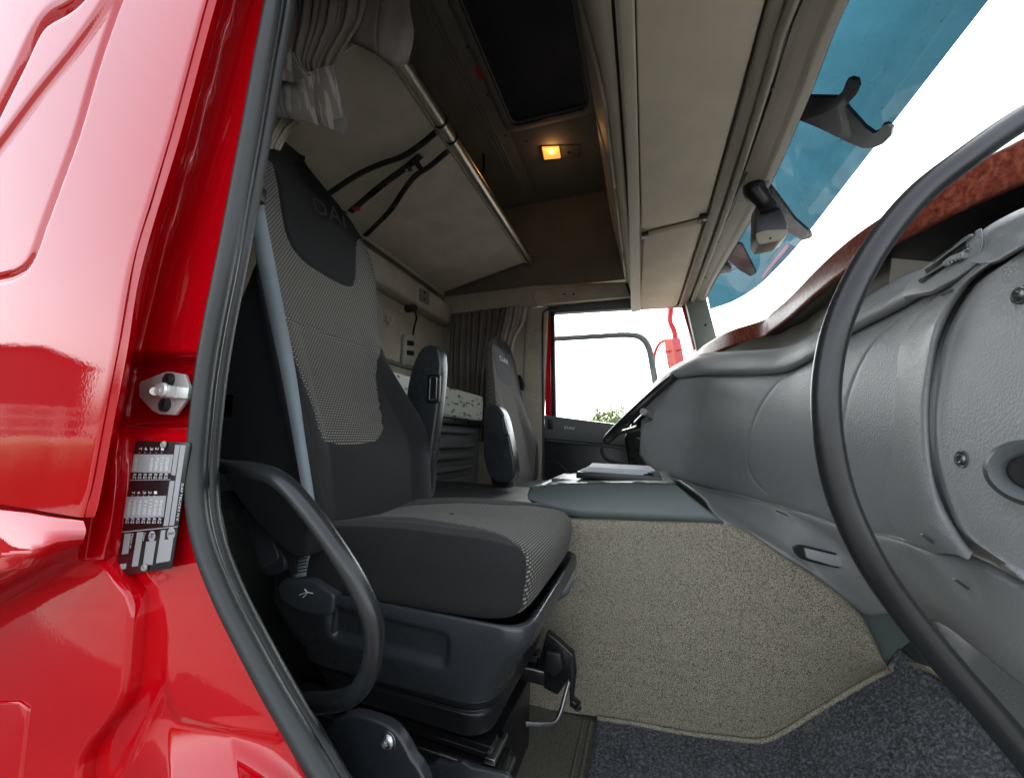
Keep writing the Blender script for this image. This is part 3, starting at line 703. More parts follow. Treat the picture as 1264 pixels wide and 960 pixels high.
def windscreen():
    t = thing('windscreen', 'large raked windscreen of clear glass behind the dashboard', 'windscreen', (.5, 1.2, 1.3))
    top = [P(a, b, z=1.455) for a, b in [(1196, -260), (1046, 0), (995, 125), (941, 245), (885, 340), (866, 372)]]
    bx = [A(.72, .30, 1.02), A(.74, .7, 1.02), A(.76, 1.1, 1.02), A(.74, 1.6, 1.02), A(.62, 2.0, 1.04), A(.45, 2.25, 1.06)]
    midl = [(a*.5+b*.5)+A(.02, 0, .01) for a, b in zip(top, bx)]
    grid('glass_sheet', surf([top, midl, bx], 16, 40), 'window_glass', t)
windscreen()
def visor():
    t = thing('sun_visor', 'blue tinted exterior sun visor speckled with drops and dirt above the windscreen', 'sun visor', (.6, 1.2, 1.5))
    low = [(1330, -150), (1225, 0), (1150, 95), (1050, 218), (985, 296), (945, 341), (905, 364), (872, 376)]
    top = [(1140, -260), (1040, -20), (985, 120), (945, 215), (910, 275), (890, 320), (870, 350), (858, 366)]
    LO = np.array([P(a, b, z=1.50) for a, b in low[:5]]+[A(.585, 2.0, 1.5), A(.55, 2.2, 1.49), A(.47, 2.34, 1.47), A(.36, 2.40, 1.45)]); LO[:5, 0] = .60
    TO = [A(min(.33, p[0]-.12), p[1], 1.70) for p in LO]
    MI = [(a+b)/2+A(.03, 0, .015) for a, b in zip(LO, TO)]
    grid('visor_panel', surf([LO, MI, TO], 24, 80), 'visor_acrylic', t)
    G = surf([LO, MI, TO], 24, 80)
    # opaque specks standing for pale water drops and dirt on the outside
    vsx, fs = [], []
    for k in range(260):
        v_ = int(min(79, abs(RNG.normal(0, 1))*26+4 if k % 3 else RNG.integers(2, 78))); u_ = int(min(22, abs(RNG.normal(0, 5))))
        p = G[u_, v_]*(1-(f_ := RNG.random()))+G[min(23, u_+1), min(79, v_+1)]*f_ + A(.002, 0, .001)+A(0, RNG.normal(0, .01), 0)
        s = .0005+RNG.random()**3*.0014; i = len(vsx)
        for dx in ((1, 0, 0), (0, 1, 0), (0, 0, 1), (-1, 0, 0), (0, -1, 0), (0, 0, -1)): vsx.append(p+np.array(dx)*s)
        fs += [(i, i+1, i+2), (i+1, i+3, i+2), (i+3, i+4, i+2), (i+4, i, i+2), (i+1, i, i+5), (i+3, i+1, i+5), (i+4, i+3, i+5), (i, i+4, i+5)]
    o = pydata('drop_and_dirt_specks', vsx, fs, 'white_plastic', t); o['kind'] = 'stuff'
    # brackets that carry it
    def pz(a, b): 
        return PN(a, b, A(.50, 0, 1.56), norm(A(.9, 0, 1.2)))
    for pts in ([(985, 120), (1032, 121), (1040, 113), (1045, 100), (1050, 98), (1058, 100), (1060, 108), (1056, 118), (1045, 130), (1046, 134), (1068, 158), (1078, 165), (1084, 163), (1089, 155), (1095, 154), (1101, 159), (1100, 168), (1090, 178), (1078, 183), (1064, 183), (1045, 175), (1010, 158), (975, 144)],
                [(946, 225), (958, 240), (980, 270), (1000, 288), (1001, 294), (990, 297), (976, 288), (945, 282)],
                [(908, 300), (915, 302), (931, 333), (932, 338), (926, 341), (912, 333), (899, 321)]):
        prism('bracket', [pz(a, b) for a, b in pts], A(.006, 0, .008), 'smooth_black', t)
visor()
def hanging_box():
    c = P(955, 270, z=1.40)
    t = thing('hanging_box', 'small dark box with beige underside hanging on a bent arm from the windscreen header', 'sensor box', c)
    yb = P(940, 230, z=1.43)[1]
    def q(a, b, dy=0): return P(a, b, y=yb+dy)
    tube('arm', [q(929, 224), q(932, 236), q(940, 246), q(948, 256), q(950, 262)], [.026, .030, .026, .022, .024], 'smooth_black', t, n=14, res=20)
    disc('arm_foot', P(935, 225, z=1.445), (0, 0, -1), .03, .012, 'smooth_black', t)
    f = fillet([q(933, 252), q(962, 252), q(972, 276), q(971, 288), q(963, 295), q(936, 300), q(932, 293)], .008, 4, True)
    prism('housing', f, A(0, .055, 0), 'black_plastic', t, bevel=.005)
    b = fillet([q(933, 288, -.004), q(946, 284, -.004), q(973, 283, -.004), q(972, 290, -.004), q(963, 297, -.004), q(938, 302, -.004), q(934, 297, -.004)], .005, 4, True)
    prism('underside', b, A(0, .064, 0), 'header_trim', t, bevel=.004)
    screw(t, q(951, 294, -.005), (0, -1, 0), .003, mat='smooth_black')
hanging_box()
# ================================================================== DASHBOARD
YD = [(600, 2.1), (795, 1.75), (830, 1.68), (860, 1.6), (930, 1.3), (1000, 1.05), (1060, .9), (1150, .72), (1264, .58), (1400, .48)]
def yd(px): return float(np.interp(px, [a for a, b in YD], [b for a, b in YD]))
def dashboard():
    t = thing('dashboard', 'long grained grey dashboard curving across the cab below the windscreen', 'dashboard', (.4, 1.1, .5))
    # ledge (upper roll) ---------------------------------
    top = [(806, 478), (815, 468), (830, 456), (862, 441), (900, 437), (940, 435), (970, 431), (1000, 418), (1050, 384), (1110, 348), (1160, 330), (1264, 300), (1400, 262)]
    bot = [(800, 492), (810, 482), (826, 468), (862, 463), (900, 462), (940, 461), (972, 457), (1005, 440), (1050, 411), (1110, 380), (1150, 357), (1264, 306), (1400, 262)]
    pairs = []
    for (a, b), (c, d) in zip(top, bot):
        y = yd(a)
        pairs.append([P(a, b-2, y=y+.16), P(a, b, y=y+.05), P(a, b+(d-b)*.15, y=y+.01), P((a+c)/2, (b+d)/2, y=y-.012), P(c, d-(d-b)*.12, y=yd(c)-.008), P(c, d, y=yd(c)+.02), P(c, d+3, y=yd(c)+.07)])
    C_ = np.array(pairs).transpose(1, 0, 2)
    grid('upper_roll', surf(list(C_), 30, 120), 'dash_grey', t, thick=-.004, flip=True)
    # main face -------------------------------------------
    ftop = [(793, 500), (806, 486), (828, 470), (862, 465), (900, 464), (940, 463), (973, 460), (1005, 443), (1050, 414), (1110, 383), (1150, 360), (1200, 332), (1264, 304), (1400, 262)]
    fbot = [(790, 560), (800, 574), (822, 588), (850, 596), (890, 606), (930, 616), (970, 628), (1010, 640), (1050, 655), (1110, 666), (1150, 680), (1200, 690), (1264, 720), (1400, 800)]
    ctrl = []
    for k, f in enumerate([0, .03, .12, .3, .5, .7, .88, .97, 1]):
        bul = [.03, .008, -.012, -.03, -.035, -.025, -.005, .012, .04][k]
        ctrl.append([P(a*(1-f)+c*f, b*(1-f)+d*f, y=yd(a*(1-f)+c*f)+bul) for (a, b), (c, d) in zip(ftop, fbot)])
    nu, nv = 200, 330
    G = surf(ctrl, nu, nv)
    # seams follow pixel paths -> find them in the surface by projecting back to the photo plane
    def proj(G):
        D = G-C0; cx = D@A(Xc[0], Yc[0], Zc[0]); cy = D@A(Xc[1], Yc[1], Zc[1]); cz = D@A(Xc[2], Yc[2], Zc[2])
        return np.stack([632+FPX*cx/cz, 480+FPX*cy/cz], -1)
    q = proj(G); inward = A(.55, .83, 0)
    for pth, wpx, dep in [([(977, 459), (955, 480), (936, 510), (925, 545), (924, 572), (932, 592), (945, 606)], 1.6, .003),
                          ([(1112, 392), (1080, 425), (1060, 460), (1047, 500), (1040, 560), (1046, 600), (1065, 640)], 1.6, .003),
                          ([(1050, 430), (1047, 500)], 1, 0)]:
        d = seg_dist(q, cr(pth, 40)); G += (dep*np.exp(-(d/wpx)**2))[..., None]*inward
        side = 0
    grid('fascia', G, 'dash_grey', t, thick=-.003, flip=True)
    for pth in ([(977, 459), (955, 480), (936, 510), (925, 545), (924, 572), (932, 592), (945, 606)], [(1112, 392), (1080, 425), (1060, 460), (1047, 500)]):
        pc_ = cr(pth, 40); pts_ = []
        for a_ in pc_:
            d_ = np.linalg.norm(q-a_, axis=-1); pts_.append(G.reshape(-1, 3)[np.argmin(d_)]-inward*.0015)
        pts_ = np.array(pts_); pts_[1:-1] = (pts_[:-2]+pts_[1:-1]+pts_[2:])/3
        tube('seam_highlight', pts_, .0016, 'dash_grey_coarse', t, n=6, res=60)  # lighter grey bead stands for the highlight along the seam
    # near pod with its raised rounded lip and coarse panel
    lip = [(1236, 318), (1200, 345), (1172, 385), (1155, 430), (1146, 490), (1146, 545), (1152, 590), (1166, 630), (1186, 664), (1200, 682)]
    lipc = cr(lip, 60)
    def yl(p): return yd(p[0])
    o = []
    for i, p in enumerate(lipc):
        o.append(P(p[0], p[1], y=yd(p[0])-.055))
    # band between face and lip: rolls toward the viewer
    b0 = cr([(1196, 322), (1130, 395), (1095, 450), (1080, 520), (1080, 580), (1092, 630), (1115, 664), (1150, 682)], 60)
    b1 = cr([(1222, 318), (1172, 368), (1135, 430), (1122, 490), (1120, 550), (1128, 600), (1146, 645), (1180, 684)], 60)
    b2 = cr([(1232, 318), (1190, 350), (1160, 392), (1146, 440), (1137, 500), (1137, 550), (1143, 592), (1160, 640), (1195, 690)], 60)
    G = np.array([[P(*b0[i], y=yd(b0[i][0])-.016) for i in range(60)], [P(*((b0[i]+b1[i])/2), y=yd((b0[i][0]+b1[i][0])/2)-.036) for i in range(60)], [P(*b1[i], y=yd(b1[i][0])-.058) for i in range(60)],
                  [P(*b2[i], y=yd(b2[i][0])-.062) for i in range(60)], [P(*lipc[i], y=yd(lipc[i][0])-.05) for i in range(60)], [P(*(lipc[i]+A(2, 0)), y=yd(lipc[i][0])-.035) for i in range(60)]])
    grid('pod_surround', surf(list(G), 50, 120), 'dash_grey', t, flip=True)
    # coarse grained access panel at the near end
    Rr = cr([(1400, 235), (1400, 330), (1400, 430), (1400, 520), (1400, 600), (1400, 700), (1400, 780), (1400, 840)], 60)
    Lr = cr([(1246, 321), (1206, 349), (1179, 390), (1161, 435), (1152, 492), (1151, 545), (1158, 588), (1171, 626), (1192, 662), (1264, 708)], 60)
    G = []
    for i in range(60):
        a, b = Lr[i], Rr[i]; row = []
        for f in (0, .01, .03, .1, .4, 1):
            p = a*(1-f)+b*f; row.append(P(*p, y=yd(p[0])-.035-(.012 if f >= .03 else f/.03*.012)))
        G.append(row)
    grid('access_panel', surf(G, 90, 70), 'dash_grey_coarse', t, thick=-.004)
    for a, b, r in [(1190, 567, .0095), (1262, 364, .009)]:
        nn = np.cross(P(a+12, b, y=yd(a+12))-P(a-12, b, y=yd(a-12)), P(a, b+12, y=yd(a))-P(a, b-12, y=yd(a))); nn = norm(nn*(1 if np.dot(nn, C0-P(a, b, y=.7)) > 0 else -1))
        c = P(a, b, y=yd(a)-.047)+nn*.002
        r *= .78; disc('screw_recess', c, nn, r*1.3, .001, 'dash_dark', t, prof=[(r*1.0, -.002), (r*1.05, .001), (r*1.3, .0015), (r*1.4, 0), (r*1.4, -.004)]); screw(t, c+nn*.0006, nn, r, mat='dark_steel')
    # round socket at the frame edge
    c = P(1278, 584, y=yd(1278)-.05); nn = norm(A(-.62, -.78, .05))
    r = .033
    disc('socket_ring', c, nn, r, .01, 'dash_dark', t, n=48, prof=[(r*.50, -.02), (r*.52, .003), (r*.62, .008), (r*.85, .011), (r*.97, .004), (r, -.004)])
    disc('socket_well', c+nn*.002, nn, r*.52, .002, 'deep_black', t, n=32)
    # broad pad over the near vent (smooth shoulder)
    pad = [(1180, 352), (1196, 328), (1205, 300), (1214, 286), (1240, 268), (1264, 256), (1330, 232), (1400, 210), (1400, 262), (1300, 290), (1264, 306), (1240, 320), (1228, 325), (1200, 326)]
    pc = cr([(1196, 322), (1200, 300), (1214, 284), (1240, 268), (1268, 255), (1330, 232), (1400, 210)], 40); pb = cr([(1204, 325), (1216, 326), (1232, 325), (1252, 314), (1275, 302), (1335, 280), (1400, 262)], 40)
    G = [[P(*a, y=yd(a[0])+.05), P(*a, y=yd(a[0])-.01), P(*(a*.85+b*.15), y=yd(a[0])-.045), P(*(a*.5+b*.5), y=yd(a[0])-.06), P(*(a*.12+b*.88), y=yd(b[0])-.062), P(*b, y=yd(b[0])-.045), P(*(b+A(0, 1)), y=yd(b[0])-.01)] for a, b in zip(pc, pb)]
    grid('vent_shoulder', surf(G, 60, 40), 'dash_grey', t)
    # vent: dark slot with two vanes and end pieces
    def v(a, b, dy=0): return P(a, b, y=yd(a)-.052+dy)
    prism('vent_body', [v(a, b, .004) for a, b in [(1114, 366), (1118, 352), (1136, 333), (1190, 292), (1212, 279), (1214, 300), (1206, 326), (1180, 344), (1150, 359)]], A(.012, .02, 0), 'dash_grey', t, bevel=.003)
    for sl in ([(1141, 333), (1193, 294), (1191, 306), (1144, 338)], [(1133, 346), (1160, 326), (1196, 303), (1190, 314), (1137, 350)], [(1150, 322), (1205, 284), (1203, 288), (1152, 325)]):
        prism('vent_slot', [v(a, b, .000) for a, b in sl], A(.0005, .001, 0), 'deep_black', t)
    for vn in ([(1139, 343), (1165, 326), (1195, 307)], [(1146, 330), (1170, 312), (1200, 290)]): tube('vent_vane', [v(a, b, -.003) for a, b in vn], .0013, 'dash_grey', t, n=6, res=10)
    tube('vent_wheel', [v(a, b, -.003) for a, b in [(1168, 326), (1177, 319), (1190, 315)]], .0045, 'dash_grey', t, n=8, res=10)
    for i in range(5):
        a, b = 1170+i*4.4, 324-i*2.3; tube('wheel_rib', [v(a, b-3, -.007), v(a+1, b+3, -.007)], .0010, 'dash_grey_coarse', t, n=6, res=2)
    # moulded screw slots
    for (a, b), (c, d) in [((1164, 663), (1172, 669)), ((1138, 659), (1152, 670)), ((1178, 714), (1194, 726)), ((1164, 364), (1174, 358)), ((958, 630), (972, 636))]:
        y = yd((a+c)/2)-.034-(.02 if a > 1100 and b < 700 else 0)-(.0 if b < 700 else -.01)
        tube('fixing_slot', [P(a, b, y=y), P(c, d, y=y)], .0035, 'dash_dark', t, n=8, res=2, flat=.5)
    # lower valance ----------------------------------------
    vt = [(815, 585), (835, 590), (860, 598), (890, 606), (930, 616), (970, 628), (1010, 640), (1050, 655), (1110, 668), (1150, 682), (1200, 690), (1264, 725), (1400, 805)]
    vm = [(830, 592), (850, 603), (880, 620), (920, 642), (960, 660), (1000, 678), (1030, 690), (1070, 705), (1120, 728), (1160, 745), (1210, 768), (1264, 800), (1400, 890)]
    vb = [(840, 594), (868, 615), (893, 645), (930, 662), (966, 684), (1000, 706), (1030, 728), (1064, 755), (1110, 752), (1160, 765), (1210, 800), (1264, 842), (1400, 945)]
    yb = [1.3, 1.12, 1.03, 1.03, 1.03, 1.03, 1.03, 1.02, .92, .82, .72, .63, .52]
    ctrl = [[P(*a, y=yd(a[0])+.01) for a in vt], [P(*(A(*a)*.9+A(*b)*.1), y=yd(a[0])-.004) for a, b in zip(vt, vm)], [P(*b, y=.5*(yd(b[0])+y_)-.01) for b, y_ in zip(vm, yb)], [P(*(A(*b)*.12+A(*c)*.88), y=y_-.005) for b, c, y_ in zip(vm, vb, yb)], [P(*c, y=y_+.02) for c, y_ in zip(vb, yb)]]
    grid('lower_valance', surf(ctrl, 60, 160), 'dash_grey', t, thick=-.004, flip=True)
    # handle slot of the lower flap
    sl = [(980, 676), (986, 673), (1000, 675), (1056, 690), (1060, 703), (1030, 700), (996, 692), (984, 686)]
    prism('slot_recess', [P(a, b, y=.985) for a, b in cr(sl, 30, closed=True)], A(.0, .01, 0), 'smooth_black', t)
    prism('slot_lip', [P(a, b, y=.978) for a, b in [(993, 676), (1056, 691), (1060, 702), (1030, 699), (996, 689)]], A(.0, .01, 0), 'dash_grey', t, bevel=.003)
    # foot-well wall under the dash
    prism('footwell_wall', [P(a, b, y=1.045) for a, b in [(1050, 745), (1075, 752), (1200, 760), (1300, 800), (1300, 870), (1150, 835), (1100, 832)]], A(0, .03, 0), 'console_green', t)
    # dark pocket between roll and wooden rim
    rp = cr([P(a, b+6, z=1.13) for a, b in RIM], 100); lt = np.array(surf([list(C_[0])], 1, 100)[0]) if False else cr(list(C_[1]), 100)
    G = []
    for i in range(100):
        a, b = rp[i], lt[i]
        G.append([a, A(a[0]-.01, a[1]-.01, a[2]-.05), A((a[0]*.75+b[0]*.25), a[1]*.75+b[1]*.25, min(a[2], b[2]+.06)-.055), b*.6+a*.4-A(0, 0, .10), b-A(0, 0, .012)])
    return t, G
dash, pocketG = dashboard()
def pocket_and_rim():
    # parcel tray behind the upper roll: floor, back wall, then the wood rim on top
    rim = np.array([P(a, b, z=1.15) for a, b in RIM]); rc = cr(rim, 120)
    o = []
    wd = []
    T = np.gradient(rc, axis=0)
    for _ in range(12): T[1:-1] = (T[:-2]+T[1:-1]+T[2:])/3
    T /= np.linalg.norm(T, axis=1)[:, None]; N = np.stack([-T[:, 1], T[:, 0], 0*T[:, 0]], 1)      # outward, away from the seats
    prof = [(.004, -.068), (-.006, -.064), (-.004, -.012), (.002, -.001), (.016, .002), (.05, -.004), (.06, -.012)]
    G = np.array([[rc[i]+N[i]*a+A(0, 0, b) for a, b in fillet(prof, .004, 3)] for i in range(120)])
    grid('wood_rim', G, 'burl_wood', dash, thick=.003)
    k = next(i for i in range(120) if rc[i][1] < .97)
    D = rc-C0; pxr = 632+FPX*(D@A(Xc[0], Yc[0], Zc[0]))/(D@A(Xc[2], Yc[2], Zc[2]))
    tp = [(806, 478), (815, 468), (830, 456), (862, 441), (900, 437), (940, 435), (970, 431), (1000, 418), (1050, 384), (1110, 348), (1160, 330), (1264, 300), (1400, 262)]
    rb = [P(p, np.interp(p, [a for a, b in tp], [b for a, b in tp])+6, y=yd(p)+.15) for p in pxr]
    grid('tray_liner', np.array([[rc[i]+N[i]*.004+A(0, 0, -.066), rc[i]+N[i]*.03+A(0, 0, -.085), rc[i]*.72+rb[i]*.28+N[i]*.05, rc[i]*.35+rb[i]*.65+N[i]*.04+A(0, 0, -.02), rb[i]+A(0, 0, -.01)] for i in range(k)]), 'tray_plastic', dash)
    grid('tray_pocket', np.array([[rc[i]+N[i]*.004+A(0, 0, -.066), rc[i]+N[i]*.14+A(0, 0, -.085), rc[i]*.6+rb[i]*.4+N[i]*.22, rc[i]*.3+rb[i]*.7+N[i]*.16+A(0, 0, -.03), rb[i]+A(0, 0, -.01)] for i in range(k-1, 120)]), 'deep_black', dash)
    grid('screen_shelf', np.array([[rc[i]+N[i]*.055+A(0, 0, -.014), rc[i]+N[i]*.2+A(0, 0, -.05), rc[i]+N[i]*.30+A(0, 0, -.12)] for i in range(120)]), 'dash_grey_coarse', dash)
pocket_and_rim()
def wheel():
    t = thing('steering_wheel', 'black steering wheel seen almost edge-on in front of the driver door', 'steering wheel', P(790, 505, y=1.78))
    a, b = P(749, 543, y=1.78), P(834, 464, y=1.78); c = (a+b)/2; u = norm(b-a); r = np.linalg.norm(b-a)/2; v = norm(A(.06, 1, .10)-u*np.dot(A(.06, 1, .10), u)); n = np.cross(u, v)
    ring = [c+r*(math.cos(x)*u+math.sin(x)*v) for x in np.linspace(0, 2*math.pi, 60, endpoint=False)]
    tube('rim', ring, .018, 'black_plastic', t, res=90, closed=True, n=14)
    sg = -1 if n[2] > 0 else 1
    hub = c+n*sg*.05
    disc('hub', hub, -n*sg, .07, .03, 'black_plastic', t, n=28)
    for k in (-2.6, -.5, .5, 2.6):
        d = math.cos(k)*u+math.sin(k)*v; tube('spoke', [hub, hub+d*.08, c+d*(r-.01)], [.03, .022, .016], 'black_plastic', t, n=8, res=12, flat=.5)
    tube('column', [hub, hub+n*sg*.1, hub+n*sg*.3], [.05, .06, .08], 'smooth_black', t, n=16, res=10)
    tube('stalk', [hub+n*sg*.03, P(800, 512, y=1.62), P(794, 508, y=1.55)], [.008, .01, .014], 'dash_grey', t, n=8, res=10)
    g = thing('instrument_binnacle', 'dark instrument binnacle with bright edge slots beyond the dashboard end', 'instrument panel', P(805, 540, y=1.95))
    pts = [(770, 540), (790, 505), (812, 470), (834, 452), (850, 455), (850, 560), (800, 592), (778, 585)]
    prism('binnacle_shell', [P(a_, b_, y=1.95) for a_, b_ in pts], A(0, .12, 0), 'smooth_black', g, bevel=.015)
    for i in range(9):
        a_ = A(786, 540)+(A(822, 470)-A(786, 540))*i/8; tube('edge_slot', [P(a_[0], a_[1], y=1.80), P(a_[0]+7, a_[1]+2, y=1.79)], .003, 'dash_grey', g, n=6, res=2)
wheel()
# ================================================================== TUNNEL, CONSOLE, FLOOR
def tunnel():
    t = thing('engine_tunnel', 'engine tunnel side clad in mottled beige grained vinyl', 'engine cover', (0.1, 1.3, 0))
    Y = 1.0
    top = [(650, 630), (700, 638), (760, 640), (830, 642), (880, 643), (905, 648), (930, 660), (965, 684), (1000, 706), (1030, 728), (1062, 757), (1078, 785), (1096, 822)]
    T = np.array([P(a, b, y=Y+.015) for a, b in top]); T2 = np.array([P(a, b+7, y=Y-.0) for a, b in top])
    bot = [(640, 868), (690, 877), (738, 884), (790, 892), (850, 903), (900, 909), (938, 912), (965, 902), (1000, 880), (1030, 862), (1060, 844), (1082, 832), (1099, 822)]
    B = np.array([P(a, b, y=Y+.03) for a, b in bot])
    G = []
    for i in range(len(top)):
        p, q = T2[i], B[i]; p = T[i]*.35+T2[i]*.65
        G.append([T[i]+A(0, .05, 0), T[i], T2[i]]+[T2[i]*(1-f)+q*f+A(0, -.012*math.sin(f*math.pi), 0) for f in (.1, .3, .55, .8, .97)]+[q])
    grid('side_cladding', surf(G, 120, 80), 'tunnel_vinyl', t, flip=True)
    # welt along the foot of the cladding
    tube('welt', [b_+A(0, -.006, .0) for b_ in B[2:]], .0055, 'tunnel_vinyl', t, n=8, res=60)
    box('tunnel_body', (-1.28, 1.045, 0), (-.26, 1.60, .475), 'floor_rubber', t, bevel=.02)
    box('tunnel_body', (-.26, 1.06, 0), (.14, 1.60, .47), 'floor_vinyl', t, bevel=.02)
    t = thing('centre_console', 'smooth grey-green console lid on top of the engine tunnel', 'console', (-.05, 1.3, .5))
    f0 = [P(a, b, y=1.0) for a, b in [(652, 616), (700, 634), (760, 638), (830, 641), (892, 644)]]
    f1 = [P(a, b, y=1.03) for a, b in [(652, 607), (700, 601), (760, 600), (800, 601), (838, 601)]]
    f1b = [P(a, b, y=1.05) for a, b in [(655, 602), (700, 597), (760, 596), (800, 596), (834, 597)]]
    f2 = [A(p[0], 1.5, p[2]) for p in f1b]
    fb = [p+A(0, .03, -.012) for p in f0]
    fm = [(a+b)/2+A(0, -.008, 0) for a, b in zip(f0, f1)]
    f1c = [p+A(0, .03, .0015) for p in f1b]
    grid('console_lid', surf([fb, f0, fm, f1, f1b, f1c, f2], 60, 50), 'console_green', t, thick=-.004, flip=True)
    box('console_end', (-.30, 1.04, .47), (-.27, 1.48, .55), 'console_green', t, bevel=.01)
    c = P(680, 598, y=1.2); box('highlight_slab', (-.27, 1.16, .552), (-.20, 1.34, .562), 'dash_dark', t, bevel=.003)  # added slab stands for a highlight on the console, in dull plastic
    t = thing('folder', 'black folder lying on the centre console by the dashboard', 'folder', (-.08, 1.2, .56))
    q = [P(711, 590, y=1.12), P(807, 592, y=1.12)]
    z0, z1 = q[0][2]-.0, P(711, 582, y=1.12)[2]
    box('cover', (q[0][0], 1.12, z0), (q[1][0]+.02, 1.36, z1), 'smooth_black', t, bevel=.003)
    for i in range(4):
        o = box('paper_sheet', (q[0][0]+.012+i*.004, 1.135+i*.004, z1+.001+i*.0035), (q[1][0]-.02+i*.006, 1.35, z1+.0035+i*.0035), 'paper', t, bevel=0, rot=((0, 0, 1), (i*2.2-3)))
tunnel()
def floor_mat():
    t = thing('floor_mat', 'dark blue-grey carpet mat with a pale bound edge in the passenger foot well', 'floor mat', (.1, .8, 0))
    # flat part then toe board rising forward; mat runs x -.11..~.5, y .3..1.04
    ft = [P(a, b, y=1.03) for a, b in [(738, 884), (790, 892), (850, 903), (900, 909), (938, 912), (965, 902), (1000, 880), (1030, 862), (1060, 844), (1082, 832), (1099, 822)]]
    xs = [p[0] for p in ft]+[.478]; zs = [p[2]-.004 for p in ft]+[.283]; Z0 = zs[0]
    far = [1.045, 1.045, 1.045, 1.045, 1.05, 1.05, 1.05, 1.05, 1.05, 1.05]
    prof = cr(np.array([xs, zs]).T, 60); G = []
    for i, (x, z) in enumerate(prof):
        G.append([A(x, y, z+.002) for y in np.linspace(.30, 1.05, 50)])
    G = np.array(G); G[..., 2] += RNG.normal(0, .0012, G.shape[:2])
    grid('pile', G, 'carpet', t, thick=-.006)
    # fibre tufts
    vsx, fs = [], []
    for _ in range(26000):
        k = RNG.random()*(len(prof)-1); i = int(k); p = prof[i]*(1-(k-i))+prof[min(i+1, 59)]*(k-i)
        b = A(p[0], .30+RNG.random()*.75, p[1]+.003); tip = b+A(RNG.normal(0, .0022), RNG.normal(0, .0022), .003+RNG.random()*.003)
        a = norm(RNG.normal(0, 1, 3))*.0009; j = len(vsx); vsx += [b-a, b+a, tip]; fs.append((j, j+1, j+2))
    o = pydata('tufts', vsx, fs, 'carpet', t, smooth=False); o['kind'] = 'stuff'
    tube('bound_edge', [A(-.11, .3, .016), A(-.11, .7, .016), A(-.11, 1.045, .016)], .006, 'floor_vinyl', t, n=8, res=20)
    tube('bound_edge', [P(1099, 823, y=1.03), P(1112, 820, x=.470), P(1128, 821, x=.476), P(1150, 828, x=.478), P(1172, 842, x=.478), P(1210, 880, x=.478), P(1264, 940, x=.478), P(1330, 1015, x=.478)], .0055, 'tunnel_vinyl', t, n=8, res=30)
    t2 = thing('footwell_panel', 'dark panel rising in front of the carpet mat under the dashboard', 'trim panel', (.55, .7, .3))
    grid('panel', np.array([[A(x, y, z) for y in np.linspace(.30, 1.06, 6)] for x, z in ((.484, .20), (.486, .285), (.50, .30), (.56, .40), (.60, .62), (.61, .9))]), 'dash_dark', t2, thick=.004)
    t = thing('floor_ridge', 'raised double ridge in the floor vinyl beside the carpet mat', 'floor trim', (-.13, .8, 0))
    tube('ridge', [A(-.128, .3, .013), A(-.128, 1.02, .013)], .006, 'floor_vinyl', t, n=8, res=10)
    tube('ridge', [A(-.146, .3, .013), A(-.146, 1.02, .013)], .004, 'floor_vinyl', t, n=8, res=10)
floor_mat()
# ================================================================== SEATS
def slab(name, O, u, n_, S0, wl, wr, th, mat, parent, zoneA=None, zoneB=None, grooves=(), front=None, nS=170, nT=170, pw=5.5, topround=None, **k):
    """padded slab. u = up the back, n_ = facing direction, w = +Y; S0,wl,wr,th arrays down the length"""
    O, u, n_ = map(np.array, (O, u, n_)); wv_ = A(0, 1, 0)
    # resample
    ss = np.linspace(S0[0], S0[-1], nS); e = np.linspace(0, 1, nS)
    ss = S0[0]+(S0[-1]-S0[0])*(.5-.5*np.cos(e*math.pi))
    WL = cr(np.array([S0, wl]).T, 400); WR = cr(np.array([S0, wr]).T, 400); TH = cr(np.array([S0, th]).T, 400)
    L_ = np.interp(ss, WL[:, 0], WL[:, 1]); R_ = np.interp(ss, WR[:, 0], WR[:, 1]); T_ = np.interp(ss, TH[:, 0], TH[:, 1])
    thx = np.linspace(0, 2*math.pi, nT, endpoint=False)
    c = np.sign(np.cos(thx))*np.abs(np.cos(thx))**(2/pw); s = np.sign(np.sin(thx))*np.abs(np.sin(thx))**(2/2.6)
    Wc = ((L_+R_)/2)[:, None]+((R_-L_)/2)[:, None]*c[None]
    D = T_[:, None]*s[None]*.5; Sg = np.repeat(ss[:, None], nT, 1)
    fr = np.clip(s, 0, 1)[None]*np.ones_like(Sg)
    q = np.stack([Sg, Wc], -1)
    if front is not None: D = D+front(Sg, Wc, c[None]*np.ones_like(Sg))*fr
    for g, wd, dp in grooves:
        d = seg_dist(q, g); D = D-dp*np.exp(-(d/wd)**2)*(fr > .15)
    G = O+Sg[..., None]*u+Wc[..., None]*wv_+D[..., None]*n_
    me = grid_mesh(name, G, uv=np.stack([Wc+D*.3, Sg], -1), closed_v=True)
    set_attr(me, 'zone_a', np.where(np.repeat(s[None], nS, 0) > -.9, poly_sd(q, zoneA), -1) if zoneA is not None else np.full(Sg.shape, -1.))
    set_attr(me, 'zone_b', np.where(np.repeat(s[None], nS, 0) > -.9, poly_sd(q, zoneB), -1) if zoneB is not None else np.full(Sg.shape, -1.))
    bm = bmesh.new(); bm.from_mesh(me); bm.verts.ensure_lookup_table()
    bm.faces.new([bm.verts[j] for j in range(nT)][::-1]); bm.faces.new([bm.verts[(nS-1)*nT+j] for j in range(nT)])
    bmesh.ops.recalc_face_normals(bm, faces=bm.faces); bm.to_mesh(me); bm.free()
    return link(name, me, mat, parent, **k)
